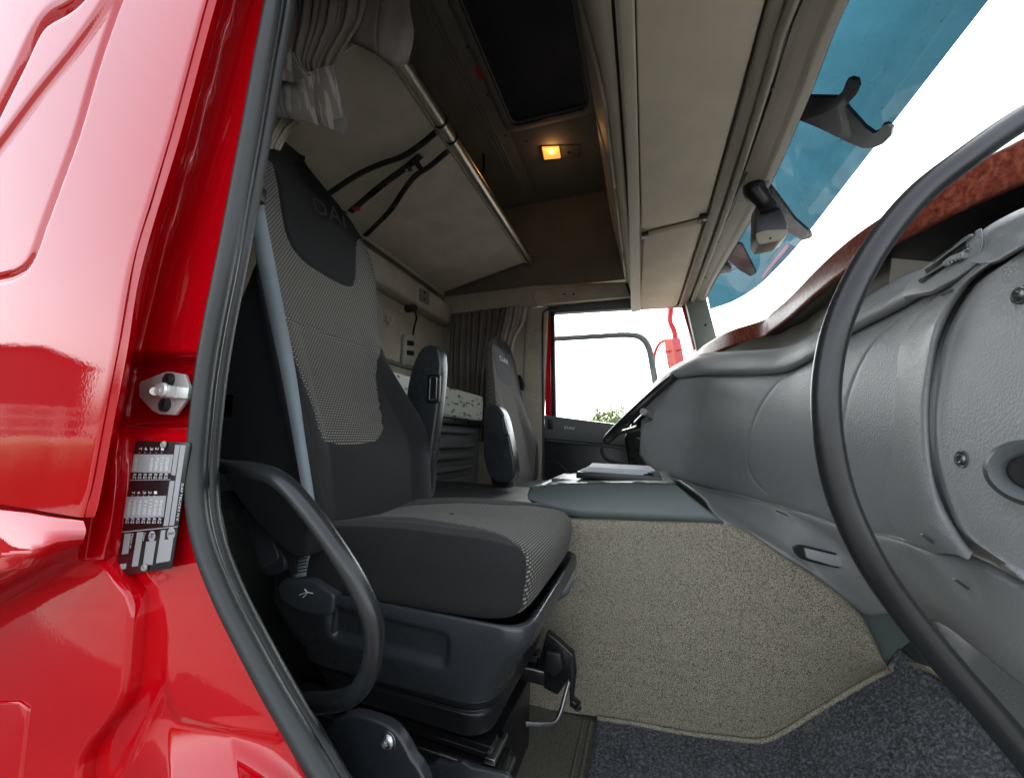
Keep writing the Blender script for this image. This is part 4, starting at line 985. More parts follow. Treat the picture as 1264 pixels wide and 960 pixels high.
# --- near (passenger) seat
def passenger_seat():
    t = thing('passenger_seat', 'near passenger seat with dotted grey woven centre, black bolsters and plastic base', 'seat', (-.4, .77, 0))
    p0 = A(-.575, 0, .50); u = norm(A(-.27, 0, .83)); n = norm(A(.83, 0, .27))
    def sw(px, py, d=.0):
        q = PN(px, py, p0+n*d, n)-p0; return A(q@u, q[1])
    # silhouette from the photo on the front plane
    rt = [sw(*p) for p in [(540, 640), (532, 600), (528, 548), (508, 503), (487, 462), (471, 426), (471, 385), (468, 350), (462, 322), (447, 290), (428, 262), (405, 235), (385, 217), (362, 200)]]
    rt = np.array(sorted(rt, key=lambda v: v[0]))
    smax = .985
    S0 = np.array([-.06, .0, .08, .16, .24, .32, .40, .48, .56, .64, .72, .80, .86, .91, .945, .965, .975])
    WR = np.interp(S0, rt[:, 0], rt[:, 1])-.014
    WL = np.array([.53, .515, .505, .505, .51, .52, .53, .54, .55, .555, .56, .565, .575, .59, .61, .64, .66])
    WR = np.maximum(WR, WL+.03)
    TH = np.array([.10, .15, .17, .17, .165, .155, .145, .135, .125, .12, .115, .11, .10, .085, .07, .045, .012])
    def front(Sg, Wc, c):
        bol = np.clip((np.abs(c)-.55)/.45, 0, 1)
        k = np.clip(1-np.abs(Sg-.22)/.30, 0, 1)
        f = .035*k*np.sin(bol*math.pi*.75)
        f += .012*np.exp(-((Sg-.12)/.10)**2)*(1-np.abs(c))      # lumbar
        f -= .02*np.clip((Sg-.62)/.35, 0, 1)**2
        return f-.07
    A_px = [(300, 120), (520, 120), (520, 420), (471, 430), (462, 446), (464, 500), (466, 530), (460, 546), (440, 552), (410, 551), (386, 546), (378, 530), (362, 478), (347, 420), (334, 350), (322, 290), (315, 200)]
    B_px = [(352, 180), (352, 202), (354, 254), (362, 295), (381, 321), (412, 342), (435, 352), (442, 345), (445, 318), (446, 290), (470, 250), (420, 150)]
    za = [sw(*p) for p in A_px]; zb = [sw(*p) for p in cr(B_px[1:10], 30)]+[A(.75, 1.3), A(1.4, 1.3), A(1.4, sw(352, 202)[1])]
    gr = [(cr([sw(*p) for p in B_px[1:10]], 40), .0035, .004), (cr([sw(*p) for p in [(350, 392), (362, 400), (396, 410), (427, 423), (470, 434)]], 20), .0035, .004),
          (cr([sw(*p) for p in A_px[3:16]], 60), .004, .005), (cr([sw(*p) for p in [(455, 552), (457, 600), (452, 650)]], 20), .003, .003)]
    slab('backrest', p0, u, n, S0, WL, WR, TH, 'seat_fabric', t, za, zb, gr, front, nS=260, nT=300)
    # embossed headrest lettering
    e = [PN(388, 262, p0-n*.014, n), PN(432, 286, p0-n*.014, n), PN(427, 262, p0-n*.014, n), PN(384, 244, p0-n*.014, n)]
    text_on('embossed_lettering', 'DAF', e, 'emboss', t, h=.004)
    # black side bolster panel visible past the belt
    ns = [(316, 320), (306, 345), (290, 385), (278, 430), (270, 520), (272, 580), (300, 625), (330, 660), (372, 690), (378, 640), (364, 560), (345, 480), (328, 400), (318, 345)]
    prism('side_bolster', [P(a, b, y=.50) for a, b in cr(ns, 50, closed=True)], A(0, .045, 0), 'velour', t, bevel=.02, seg=4)
    box('side_clip', P(284, 508, y=.50)-A(.02, 0, .012), P(284, 488, y=.50)+A(.012, .02, .004), 'smooth_black', t, bevel=.003)
    # cushion -------------------------------------------------------------
    X0, X1, Y0, Y1, Z0, Z1 = -.62, -.150, .548, .945, .405, .525
    nl = 150; cz, cy = (Z0+Z1)/2, (Y0+Y1)/2
    # superellipsoid-ish box in plan, built as stacked plan outlines
    th = np.linspace(0, 2*math.pi, 260, endpoint=False); pw = 9.
    cx_, sx_ = np.sign(np.cos(th))*np.abs(np.cos(th))**(2/pw), np.sign(np.sin(th))*np.abs(np.sin(th))**(2/pw)
    fs_ = []
    hs = np.concatenate([np.linspace(-1, .82, 34), np.linspace(.84, 1, 16)])
    rows = []
    ins = [.85, .95]
    for ph in np.linspace(math.pi/2, 0, 14): rows.append((1-.10*(1-math.cos(ph)), -.5-.5*math.sin(ph)))
    for h in np.linspace(-.48, .22, 14): rows.append((1, h))
    for ph in np.linspace(.02, math.pi/2, 26): rows.append((1-.105*(1-math.cos(ph)), .24+.76*math.sin(ph)))
    for k in np.linspace(.89, .02, 44): rows.append((k, None))
    G = []
    for k, h in rows:
        x = (X0+X1)/2+(X1-X0)/2*cx_*k; y = cy+(Y1-Y0)/2*sx_*k
        hw = h if h is not None else 1.0
        z = cz+(Z1-Z0)/2*hw*np.ones_like(x)
        kk = np.ones_like(x)*(k if h is None else 1)
        if h is None: 
            z = z+.006*np.clip((.895-k)/.3, 0, 1)
        # side bolsters higher, centre dished, thigh roll at front, rear sinks under the back
        wn = (y-cy)/((Y1-Y0)/2)
        up = np.clip((hw+1)/2, 0, 1)
        z = z+up*(-.014*np.clip(1-np.abs(wn)/.75, 0, 1)**.7-.022*np.clip((x-(X1-.10))/.10, 0, 1)**2-.02*np.clip((-.42-x)/.2, 0, 1))
        z = z+(1-up)*(.012*np.clip((x-(X1-.2))/.2, 0, 1))
        x = x-.018*(1-up)*np.clip((x-X1+.1)/.1, 0, 1)
        G.append(np.stack([x, y, z], 1))
    G = np.array(G)
    X_, Yy, Zz = G[..., 0], G[..., 1], G[..., 2]
    wn = (Yy-cy)
    # zone: on top a tapering centre strip, on the front almost the whole width
    half = np.interp(X_, [-.62, -.42, -.30, -.22, -.165, -.15], [.06, .095, .115, .14, .17, .183]); half += np.clip((Z1-.02-Zz)/.03, 0, 1)*.006
    za = half-np.abs(wn); za = np.minimum(za, X_+.56); za = np.where((Zz < Z1-.03) & (X_ < X1-.05), -1, za)
    gro = .004*np.exp(-((half-np.abs(wn))/.0035)**2)*(X_ > -.56)*((Zz > Z1-.035) | (X_ > X1-.05))
    # push seams inward
    cen = A(-.4, cy, cz); dirn = G-cen; dirn /= np.linalg.norm(dirn, axis=-1)[..., None]; G = G-gro[..., None]*dirn
    arc = X_+(Z1-Zz)
    me = grid_mesh('cushion', G, uv=np.stack([Yy, arc], -1), closed_v=True)
    set_attr(me, 'zone_a', za); set_attr(me, 'zone_b', np.full(za.shape, -1.))
    cush = link('cushion', me, 'seat_fabric', t); me.flip_normals()
    bm = bmesh.new(); bm.from_mesh(me); bmesh.ops.recalc_face_normals(bm, faces=bm.faces); bm.to_mesh(me); bm.free()
    # piping at the near front corner
    # base pan ------------------------------------------------------------
    def rloop(x0, x1, y0, y1, z, r, zf=0.):
        return [A(a, b, z+zf*(a-x0)/(x1-x0)) for a, b in fillet([(x0, y0), (x1, y0), (x1, y1), (x0, y1)], r, 9, True)]
    L = [rloop(-.60, -.18, .575, .93, .396, .05), rloop(-.63, -.160, .546, .95, .412, .05, .006), rloop(-.64, -.150, .540, .955, .402, .05, .01), rloop(-.64, -.155, .542, .952, .375, .05, .012), rloop(-.62, -.184, .551, .945, .338, .055, .01),
         rloop(-.60, -.203, .560, .935, .31, .06), rloop(-.585, -.213, .568, .925, .285, .06), rloop(-.57, -.219, .580, .915, .272, .06),
         rloop(-.565, -.22, .576, .92, .266, .055), rloop(-.55, -.222, .580, .915, .25, .05), rloop(-.545, -.226, .584, .91, .236, .045), rloop(-.54, -.235, .590, .905, .229, .04)]
    L = [cr_lin(list(l)+[l[0]], 500)[:-1] for l in L]
    # the pan is lofted densely
    L = [np.array(l) for l in L]; D = np.array([cr(np.array([l[i] for l in L]), 90) for i in range(len(L[0]))]).transpose(1, 0, 2)
    # pressed recess with a bright lip on the near face
    ok = D[..., 1] < .62
    rp = fillet([P(a, b, y=.55)[[0, 2]] for a, b in [(408, 747), (556, 782), (549, 824), (408, 786)]], .012, 6, True)
    sd = poly_sd(D[..., [0, 2]], rp)
    D[..., 1] += np.where(ok, .014/(1+np.exp(-sd/.0022)), 0)
    loft('base_pan', D[:62], 'pan_plastic', t, cap=False)
    loft('base_skirt', D[61:], 'black_plastic', t, cap=True)
    # finer recess shell
    rec = [(404, 745), (556, 783), (562, 790), (556, 815), (545, 824), (404, 787)]
    # lever ---------------------------------------------------------------
    lv = fillet([P(a, b, y=.535) for a, b in [(341, 722), (352, 712), (385, 716), (412, 735), (409, 758), (400, 762), (370, 756), (345, 742)]], .008, 5, True)
    lev = prism('recliner_lever', lv, A(0, .03, 0), 'lever_grey', t, bevel=.005, seg=4)
    tube('lever_symbol', [P(a, b, y=.5335) for a, b in [(370, 734), (378, 731), (386, 732)]], .0009, 'print_white', lev, n=6, res=10)
    tube('lever_symbol', [P(a, b, y=.5335) for a, b in [(376, 727), (379, 731), (374, 737)]], .0009, 'print_white', lev, n=6, res=10)
    hs_ = fillet([P(a, b, y=.552) for a, b in [(333, 715), (352, 702), (405, 712), (418, 733), (412, 785), (372, 778), (345, 752)]], .01, 5, True)
    prism('lever_housing', hs_, A(0, .04, 0), 'pan_plastic', t, bevel=.006)
    prism('lever_gap', [P(a, b, y=.5505) for a, b in [(352, 752), (405, 766), (406, 782), (375, 776)]], A(0, .004, 0), 'deep_black', t)
    # recliner cover
    rc_ = [(268, 606), (300, 606), (320, 612), (328, 625), (338, 660), (352, 694), (348, 706), (330, 712), (318, 700), (296, 655), (284, 628), (268, 620)]
    prism('recliner_cover', [P(a, b, y=.520) for a, b in fillet([A(*p) for p in rc_], 6, 4, True)], A(0, .05, 0), 'pan_plastic', t, bevel=.006)
    prism('cover_panel', [P(a, b, y=.5185) for a, b in fillet([A(*p) for p in [(298, 625), (320, 622), (345, 690), (322, 704)]], 8, 5, True)], A(0, .01, 0), 'lever_grey', t, bevel=.003)
    # front height lever
    tube('front_lever', [P(682, 740, y=.83), P(696, 727, y=.83), P(706, 714, y=.84)], [.008, .012, .007], 'dash_dark', t, n=12, res=14)
    # suspension and slides
    box('suspension_frame', (-.54, .64, .05), (-.27, .90, .24), 'deep_black', t, bevel=.01)
    for i, y in enumerate((.605, .87)):
        box('slide_rail', (-.62, y, .196), (-.225, y+.03, .214), 'gloss_black', t, bevel=.002)
        box('slide_rail', (-.62, y-.014, .166), (-.205, y+.038, .192), 'gloss_black', t, bevel=.002)
        box('rail_lip', (-.62, y-.016, .191), (-.207, y-.010, .1945), 'steel', t, bevel=.001)
    box('rail_mount', (-.58, .60, .0), (-.25, .91, .15), 'smooth_black', t, bevel=.004)
    for k_ in range(2):
        box('rail_end', (-.217-.014*k_, .592, .170+.03*k_), (-.200-.014*k_, .65, .178+.03*k_), 'steel', t, bevel=.001)
    bp = lambda a, b, y=.80: P(a, b, y=y)
    tube('release_bar', [bp(648, 893, .70), bp(668, 894, .72), bp(684, 892, .74), bp(692, 878, .76), bp(697, 860, .78), bp(702, 842, .80)], .004, 'steel', t, n=10, res=40)
    prism('release_bracket', [bp(a, b, .86) for a, b in [(675, 780), (690, 792), (708, 808), (711, 830), (707, 865), (716, 872), (714, 880), (703, 872), (702, 838), (688, 858), (672, 850), (660, 830)]], A(0, .02, 0), 'smooth_black', t, bevel=.003)
    screw(t, bp(714, 873, .858), (0, -1, 0), .006, mat='smooth_black')
    prism('cable_box', [bp(a, b, .84) for a, b in [(672, 802), (692, 806), (696, 828), (684, 838), (670, 828)]], A(0, .03, 0), 'black_plastic', t, bevel=.006)
    # folded armrest on the far side --------------------------------------
    arm(t, [(541, 428), (528, 424), (518, 430), (508, 452), (500, 490), (496, 560), (500, 620), (514, 628), (528, 612), (533, 560), (541, 500), (545, 450)], .975, .045, [(528, 462), (543, 462), (541, 497), (526, 497)])
    # buckle
    tube('buckle_stalk', [P(508, 632, y=.985), P(513, 622, y=.985), P(515, 617, y=.985)], .007, 'steel', t, n=8, res=8)
    box('buckle', P(538, 622, y=1.02)-A(.012, .01, .004), P(538, 622, y=1.02)+A(.014, .01, .008), 'red_plastic', t, bevel=.003)
    return t
def arm(t, px, y, d, latch):
    a_ = prism('armrest', [P(a, b, y=y) for a, b in cr(px, 40, closed=True)], A(0, d, 0), 'seat_plastic', t, bevel=.016, seg=5)
    prism('armrest_latch', fillet([P(a, b, y=y-.004) for a, b in latch], .006, 4, True), A(0, .01, 0), 'smooth_black', a_, bevel=.002)
    c = [A(*p) for p in latch]; c = [np.mean(c, 0)+(p-np.mean(c, 0))*A(.55, .8) for p in c]
    tube('latch_bezel', fillet([P(a, b, y=y-.007) for a, b in c], .004, 3, True), .0016, 'steel', a_, n=6, res=30, closed=True)
passenger_seat()
def belt():
    t = thing('seat_belt', 'grey-blue webbing seat belt running down in front of the near seat', 'seat belt', P(350, 420, y=.49))
    wx = norm(A(.78, .62, .12))
    ribbon('shoulder_webbing', [P(312, 225, y=.47), P(317, 260, y=.475), P(328, 320, y=.485), P(342, 390, y=.495), P(357, 465, y=.490), P(370, 545, y=.488), P(381, 612, y=.49), P(387, 652, y=.50)], wx, [.026, .028, .025, .018, .014], 'belt_web', t, thick=.0014)
    ribbon('lap_webbing', [P(395, 648, y=.56), P(381, 668, y=.55), P(372, 690, y=.54), P(368, 712, y=.538)], norm(A(1, 0, .25)), [.02, .032, .036, .036], 'belt_web', t, thick=.0016)
    for i in range(5):
        p = P(370, 690+i*4, y=.536); tube('stitching', [p-A(.016, 0, .004), p+A(.016, 0, .004)], .0009, 'smooth_black', t, n=5, res=2)
    tube('buckle_tongue', [P(396, 645, y=.55), P(406, 652, y=.54)], .004, 'steel', t, n=8, res=4)
    disc('belt_guide', P(319, 243, y=.468), (0, -1, 0), .010, .004, 'steel', t)
    box('guide_loop', P(313, 250, y=.46)-A(.01, 0, .0), P(313, 236, y=.46)+A(.02, .012, .006), 'smooth_black', t, bevel=.003)
belt()
def grab_handle(name, label, pts, r, res=80, collars=True):
    t = thing(name, label, 'grab handle', pts[0])
    tube('bar', pts, r, 'handle_plastic', t, n=22, res=res)
    return t
h1 = grab_handle('grab_handle', 'curved black grab handle looping out from the rear edge of the door opening', [P(262, 574, y=.345), P(284, 577, y=.335), P(318, 581, y=.32), P(350, 596, y=.31), P(385, 635, y=.305), P(420, 685, y=.305), P(446, 730, y=.31), P(462, 775, y=.315), P(457, 825, y=.32), P(436, 857, y=.325), P(405, 866, y=.335), P(375, 866, y=.35)], .0092)
h2 = grab_handle('grab_handle', 'long thick black grab bar curving down in front of the dashboard', [P(1360, 92, y=.37), P(1264, 146, y=.36), P(1190, 197, y=.35), P(1130, 245, y=.345), P(1078, 310, y=.34), P(1040, 385, y=.335), P(1022, 455, y=.335), P(1021, 525, y=.335), P(1036, 605, y=.335), P(1068, 680, y=.335), P(1110, 745, y=.34), P(1170, 820, y=.345), P(1235, 895, y=.35), P(1330, 1010, y=.36)], .0090, res=120)
# --- driver seat
def driver_seat():
    t = thing('driver_seat', 'far driver seat with greyish headrest, worn woven face and black bolsters', 'seat', (-.6, 1.75, 0))
    p0 = A(-.535, 0, .44); u = norm(A(-.13, 0, .70)); n = norm(A(.70, 0, .13))
    S0 = np.array([-.02, .05, .15, .25, .35, .45, .53, .60, .66, .70, .725, .735])
    WL = np.array([1.53, 1.50, 1.49, 1.50, 1.52, 1.55, 1.56, 1.57, 1.59, 1.62, 1.66, 1.70]); WR = np.array([1.98, 2.0, 2.0, 1.99, 1.97, 1.94, 1.93, 1.92, 1.90, 1.87, 1.83, 1.78])
    TH = np.array([.12, .16, .17, .165, .15, .14, .13, .125, .11, .09, .06, .02])
    def sw(px, py): q = PN(px, py, p0, n)-p0; return A(q@u, q[1])
    def front(Sg, Wc, c):
        bol = np.clip((np.abs(c)-.5)/.5, 0, 1); return .05*np.clip(1-np.abs(Sg-.2)/.28, 0, 1)*np.sin(bol*math.pi*.75)-.08
    za = [A(.0, 1.60), A(.30, 1.56), A(.34, 1.50), A(.9, 1.4), A(.9, 2.1), A(.34, 2.05), A(.30, 1.93), A(.0, 1.9)]
    zb = cr([A(.50, 1.75), A(.515, 1.68), A(.56, 1.64), A(.66, 1.64), A(.78, 1.66), A(.78, 1.86), A(.66, 1.87), A(.56, 1.86), A(.515, 1.82)], 40, closed=True)
    gr = [(np.vstack([zb, zb[:1]]), .004, .005), (np.array([(.36, 1.5), (.36, 2.0)]), .004, .005)]
    slab('backrest', p0, u, n, S0, WL, WR, TH, 'driver_fabric', t, za, zb, gr, front, nS=90, nT=110)
    q = [A(-.0, 0, 0)+p0+u*s_+A(0, w_, 0)-n*.012 for s_, w_ in [(.615, 1.69), (.615, 1.81), (.64, 1.81), (.64, 1.69)]]
    text_on('embossed_lettering', 'DAF', q, 'print_grey', t, h=.004)
    arm(t, [(604, 500), (598, 510), (596, 540), (598, 570), (606, 590), (620, 596), (633, 592), (635, 575), (630, 545), (622, 512), (613, 500)], 1.42, .07, [(618, 512), (622, 513), (628, 537), (623, 538)])
    # cushion and pedestal hidden for the most part behind the console
    box('cushion', (-.56, 1.52, .36), (-.10, 1.98, .47), 'velour', t, bevel=.03, seg=5)
    box('pedestal', (-.52, 1.56, 0), (-.18, 1.94, .35), 'seat_plastic', t, bevel=.02)
    g = thing('seat_belt', 'thin dark seat belt hanging from the far pillar behind the driver seat', 'seat belt', P(645, 500, y=2.15))
    ribbon('webbing', [P(643, 478, y=2.18), P(648, 515, y=2.12), P(656, 560, y=2.08)], norm(A(1, 0, .1)), .02, 'belt_web', g)
    prism('belt_guide', [P(a, b, y=2.17) for a, b in [(637, 464), (641, 462), (647, 474), (645, 482), (639, 480)]], A(0, .03, 0), 'smooth_black', g, bevel=.004)
driver_seat()
# ================================================================== SLEEPER
def lower_bunk():
    t = thing('lower_bunk', 'lower sleeper bunk with pale patterned mattress on a dark louvred base', 'bunk', (-1.1, 1.3, 0))
    box('mattress', (-1.29, .40, .765), (-.90, 2.09, .915), 'mattress_cloth', t, bevel=.022, seg=5)
    box('bunk_board', (-1.29, .40, .735), (-.905, 2.11, .760), 'smooth_black', t, bevel=.004)
    box('base_panel', (-1.29, .40, .0), (-.94, 2.12, .733), 'dash_dark', t, bevel=.004)
    for z in (.56, .615, .50, .44, .69): box('louvre', (-.945, 1.0, z), (-.915, 2.02, z+.026), 'dash_dark', t, bevel=.008)
    box('step', (-.92, 1.03, .44), (-.55, 1.55, .477), 'floor_rubber', t, bevel=.006)
lower_bunk()
BP = A(-.67, 0, 1.752); BN = norm(A(-.15, 0, .58)*A(-1, 1, 1)*A(-1, 1, 1)); _bu = norm(A(-.58, 0, -.15)); BN = norm(np.cross(_bu, A(0, 1, 0)))
if BN[2] > 0: BN = -BN       # faces down
def upper_bunk():
    t = thing('upper_bunk', 'folding upper bunk with grey-brown board underside and aluminium front tube', 'bunk', (-.95, 1.45, 1.7))
    y0, y1 = .72, 2.13
    a, b = A(-.675, 0, 1.745), A(-1.25, 0, 1.60)
    r0 = fillet([a+A(0, y0, 0), a+A(0, y1, 0), b+A(0, y1, 0), b+A(0, y0, 0)], .03, 5, True)
    prism('board', list(r0), -BN*.018, 'bunk_board', t, bevel=.003)
    prism('bunk_mattress', [a+A(.0, y0+.02, .022), a+A(0, y1-.03, .022), b+A(.02, y1-.03, .022), b+A(.02, y0+.02, .022)], -BN*.09, 'curtain_plain', t, bevel=.02)
    tube('front_tube', [A(-.655, y0-.05, 1.748), A(-.655, y1+.02, 1.748)], .0215, 'aluminium', t, n=20, res=2)
    tube('tube_rim', [A(-.68, y0-.05, 1.742), A(-.68, y1, 1.742)], .008, 'headliner', t, n=8, res=2)
    tube('rear_edge', [b+A(.0, y0, .0)+BN*.004, b+A(0, y1, 0)+BN*.004], .010, 'headliner', t, n=8, res=2)
    tube('near_edge', [a+A(-.02, y0, 0)+BN*.004, b+A(0, y0, 0)+BN*.004], .008, 'beige_plastic', t, n=8, res=2)
    for px, py in ((543, 160), (556, 184)):
        c = P(px, py, x=-.655); disc('tube_clamp', A(-.655, c[1], 1.748), (0, 1, 0), .0245, .012, 'smooth_black', t, n=20, prof=[(.0225, 0), (.0245, .001), (.0245, .007), (.0225, .008)])
    # straps
    g = thing('bunk_strap', 'black Y-shaped safety straps with red-tipped buckle under the upper bunk', 'strap', (-.85, 1.2, 1.65))
    def bp(px, py, d=.03): return PN(px, py, A(-.675, 0, 1.745)+BN*d, BN)
    wx = norm(np.cross(BN, _bu)); 
    def strap(pts, w_, name='webbing', mat='smooth_black', d=.03):
        q = np.array([bp(a_, b_, d) for a_, b_ in pts]); c = cr(q, 40); T = np.gradient(c, axis=0); T /= np.linalg.norm(T, axis=1)[:, None]; W = np.cross(T, BN); W /= np.linalg.norm(W, axis=1)[:, None]
        ribbon(name, q, W, w_, mat, g, thick=.002, res=40)
    strap([(540, 162), (518, 180), (496, 194), (470, 203), (440, 217), (405, 240)], .023)
    strap([(554, 186), (530, 206), (512, 218), (498, 236), (480, 262), (450, 292)], .023)
    strap([(520, 192), (500, 208), (470, 230), (432, 262)], .027, 'lower_strap', d=.034)
    prism('strap_joint', [bp(a_, b_, .036) for a_, b_ in [(508, 196), (514, 194), (524, 210), (518, 212)]], BN*.004, 'smooth_black', g)
    c = bp(503, 208, .04); box('buckle', c-A(.012, .014, .004), c+A(.012, .014, .004), 'black_plastic', g, bevel=.003)
    disc('rivet', bp(502, 210, .046), BN, .005, .002, 'steel', g, n=12)
    c = bp(440, 258, .04); box('red_catch', c-A(.012, .012, .004), c+A(.012, .012, .004), 'red_plastic', g, bevel=.002)
upper_bunk()
def folds(name, ctrl, mat, parent, nf, amp, nu=60, nv=160, seedphase=0., thick=.002, along='v'):
    """cloth: control grid, folds running along u and rippling over v"""
    G = surf(ctrl, nu, nv); du = np.gradient(G, axis=0); dv = np.gradient(G, axis=1); N = np.cross(du, dv); N /= np.linalg.norm(N, axis=-1)[..., None]+1e-9
    V = np.linspace(0, 1, nv)[None]*np.ones((nu, 1)); U = np.linspace(0, 1, nu)[:, None]*np.ones((1, nv))
    ph = 2*math.pi*nf*(V+.03*np.sin(5*V+3*U+seedphase))+seedphase
    h = amp*(np.abs(np.sin(ph/2))**.7*1.4-.7+.35*np.sin(ph*1.7+U*2+seedphase*2))
    G = G+(h*(.6+.4*U))[..., None]*N
    L1 = np.linalg.norm(G[0, -1]-G[0, 0]); L2 = np.linalg.norm(G[-1, 0]-G[0, 0])
    uv = np.stack([U*L2, V*L1], -1) if along == 'v' else np.stack([V*L1, U*L2], -1)
    return grid(name, G, mat, parent, thick=thick, uv=uv)
def curtains():
    t = thing('curtain', 'bunched grey-brown curtain with striped hem hanging at the near door pillar', 'curtain', P(400, 60, y=.75))
    def q(a, b, y): return P(a, b, y=y)
    # plain drape on the right, rounded end over the tube
    folds('drape', [[q(425, -60, .66), q(460, -60, .68), q(520, -60, .70)], [q(425, 10, .66), q(470, 0, .67), q(506, 0, .70)], [q(422, 50, .68), q(465, 40, .67), q(511, 42, .70)], [q(440, 46, .69), q(474, 70, .68), q(507, 68, .70)], [q(450, 52, .70), q(478, 76, .69), q(500, 78, .71)]], 'curtain_plain', t, 1.6, .007, seedphase=.7)
    # diagonal folds
    folds('drape', [[q(330, -60, .60), q(385, -60, .62), q(450, -60, .64)], [q(335, 20, .60), q(390, 20, .62), q(452, 10, .65)], [q(335, 55, .60), q(375, 60, .62), q(436, 45, .66)], [q(340, 80, .60), q(368, 80, .62), q(418, 72, .66)], [q(362, 84, .61), q(376, 94, .62), q(400, 90, .66)]], 'curtain_dark', t, 6, .014, seedphase=1.9)
    # striped lower flap and small tuck
    folds('hem', [[q(322, 95, .58), q(362, 92, .60), q(412, 82, .63)], [q(322, 112, .585), q(368, 108, .60), q(417, 108, .64)], [q(322, 132, .585), q(370, 138, .61), q(424, 140, .65)], [q(325, 142, .59), q(375, 150, .62), q(428, 168, .66)]], 'curtain_striped', t, 1.4, .006, seedphase=.3)
    folds('hem', [[q(330, 48, .575), q(350, 55, .58), q(370, 72, .585)], [q(330, 75, .575), q(358, 80, .58), q(378, 92, .59)], [q(328, 98, .575), q(355, 101, .58), q(386, 96, .59)]], 'curtain_striped', t, 1., .005, seedphase=2.2)
    folds('tuck', [[q(320, 143, .60), q(345, 143, .62), q(372, 152, .64)], [q(318, 165, .60), q(340, 160, .62), q(360, 160, .64)], [q(318, 190, .60), q(332, 184, .62), q(346, 186, .64)]], 'curtain_pale', t, 4, .006, nv=80, seedphase=.9)
    prism('care_label', [q(411, 149, .625), q(427, 144, .625), q(429, 160, .625), q(415, 166, .625)], A(0, -.001, 0), 'white_plastic', t)
    t = thing('curtain', 'dark pleated curtain hanging beside the driver seat in the far corner', 'curtain', P(590, 440, y=2.15))
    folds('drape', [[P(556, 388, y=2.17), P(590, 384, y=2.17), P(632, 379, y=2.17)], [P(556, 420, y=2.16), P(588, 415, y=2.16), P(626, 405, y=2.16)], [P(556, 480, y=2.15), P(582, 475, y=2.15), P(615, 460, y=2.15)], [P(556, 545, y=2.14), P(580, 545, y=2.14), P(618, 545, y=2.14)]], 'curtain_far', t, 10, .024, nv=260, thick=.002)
    folds('drape', [[P(626, 379, y=2.14), P(640, 378, y=2.14), P(652, 377, y=2.14)], [P(622, 400, y=2.14), P(636, 400, y=2.14), P(648, 398, y=2.14)], [P(616, 440, y=2.13), P(625, 440, y=2.13), P(634, 430, y=2.13)], [P(622, 520, y=2.12), P(628, 520, y=2.12), P(634, 520, y=2.12)]], 'curtain_plain', t, 3, .014, nv=80)
    tube('curtain_rail', [P(548, 388, y=2.19), P(652, 376, y=2.19)], .006, 'beige_plastic', t, n=8, res=2)
curtains()
def rear_fittings():
    X = -1.295
    t = thing('remote_handset', 'cream handset with dark keys hung on the rear wall behind the near seat', 'handset', P(507, 440, x=X))
    def q(a, b, dx=0): return P(a, b, x=X+dx)
    prism('body', [q(500, 413, .02), q(514, 412, .02), q(513, 452, .02), q(498, 450, .02)], A(-.02, 0, 0), 'white_plastic', t, bevel=.003)
    for a, b in ((502, 420), (502, 432)): prism('key', [q(a+1, b, .024), q(a+9, b+1, .024), q(a+9, b+7, .024), q(a+1, b+6, .024)], A(-.006, 0, 0), 'smooth_black', t)
    t = thing('reading_lamp', 'small black lamp head with a drooping cable on the rear beam', 'lamp', P(507, 382, x=-1.19))
    tube('head', [P(503, 381, x=-1.18), P(511, 380, x=-1.18)], .022, 'smooth_black', t, n=12, res=3)
    tube('cable', [P(511, 382, x=-1.18), P(514, 392, x=-1.22), P(511, 405, x=-1.27), P(510, 413, x=-1.27)], .006, 'smooth_black', t, n=8, res=20)
    t = thing('socket_plate', 'dark socket plate on the rear beam near the far corner', 'socket', P(525, 365, x=-1.19))
    prism('plate', [P(a, b, x=-1.192) for a, b in [(519, 355), (530, 360), (530, 376), (519, 371)]], A(-.01, 0, 0), 'headliner_dark', t, bevel=.002)
    for a, b in ((523, 361), (523, 369)): disc('socket_hole', P(a+1, b, x=-1.191), (1, 0, 0), .008, .002, 'deep_black', t, n=12)
    t = thing('coat_hook', 'small beige coat hook on the rear wall beside the near backrest', 'hook', P(480, 394, x=X))
    tube('hook', [q(478, 389, .01), q(478, 396, .015), q(481, 399, .03), q(484, 395, .035), q(484, 391, .03)], .005, 'beige_plastic', t, n=8, res=16)
    t = thing('roof_hook', 'black hook hanging from the roof lining beside the bunk tube', 'hook', P(597, 185, y=1.8))
    tube('stem', [P(592, 183, y=1.75), P(601, 183, y=1.75)], .010, 'smooth_black', t, n=8, res=3)
    tube('hook', [P(597, 184, y=1.75), P(597, 205, y=1.75), P(596, 218, y=1.75)], .007, 'smooth_black', t, n=8, res=6)
rear_fittings()
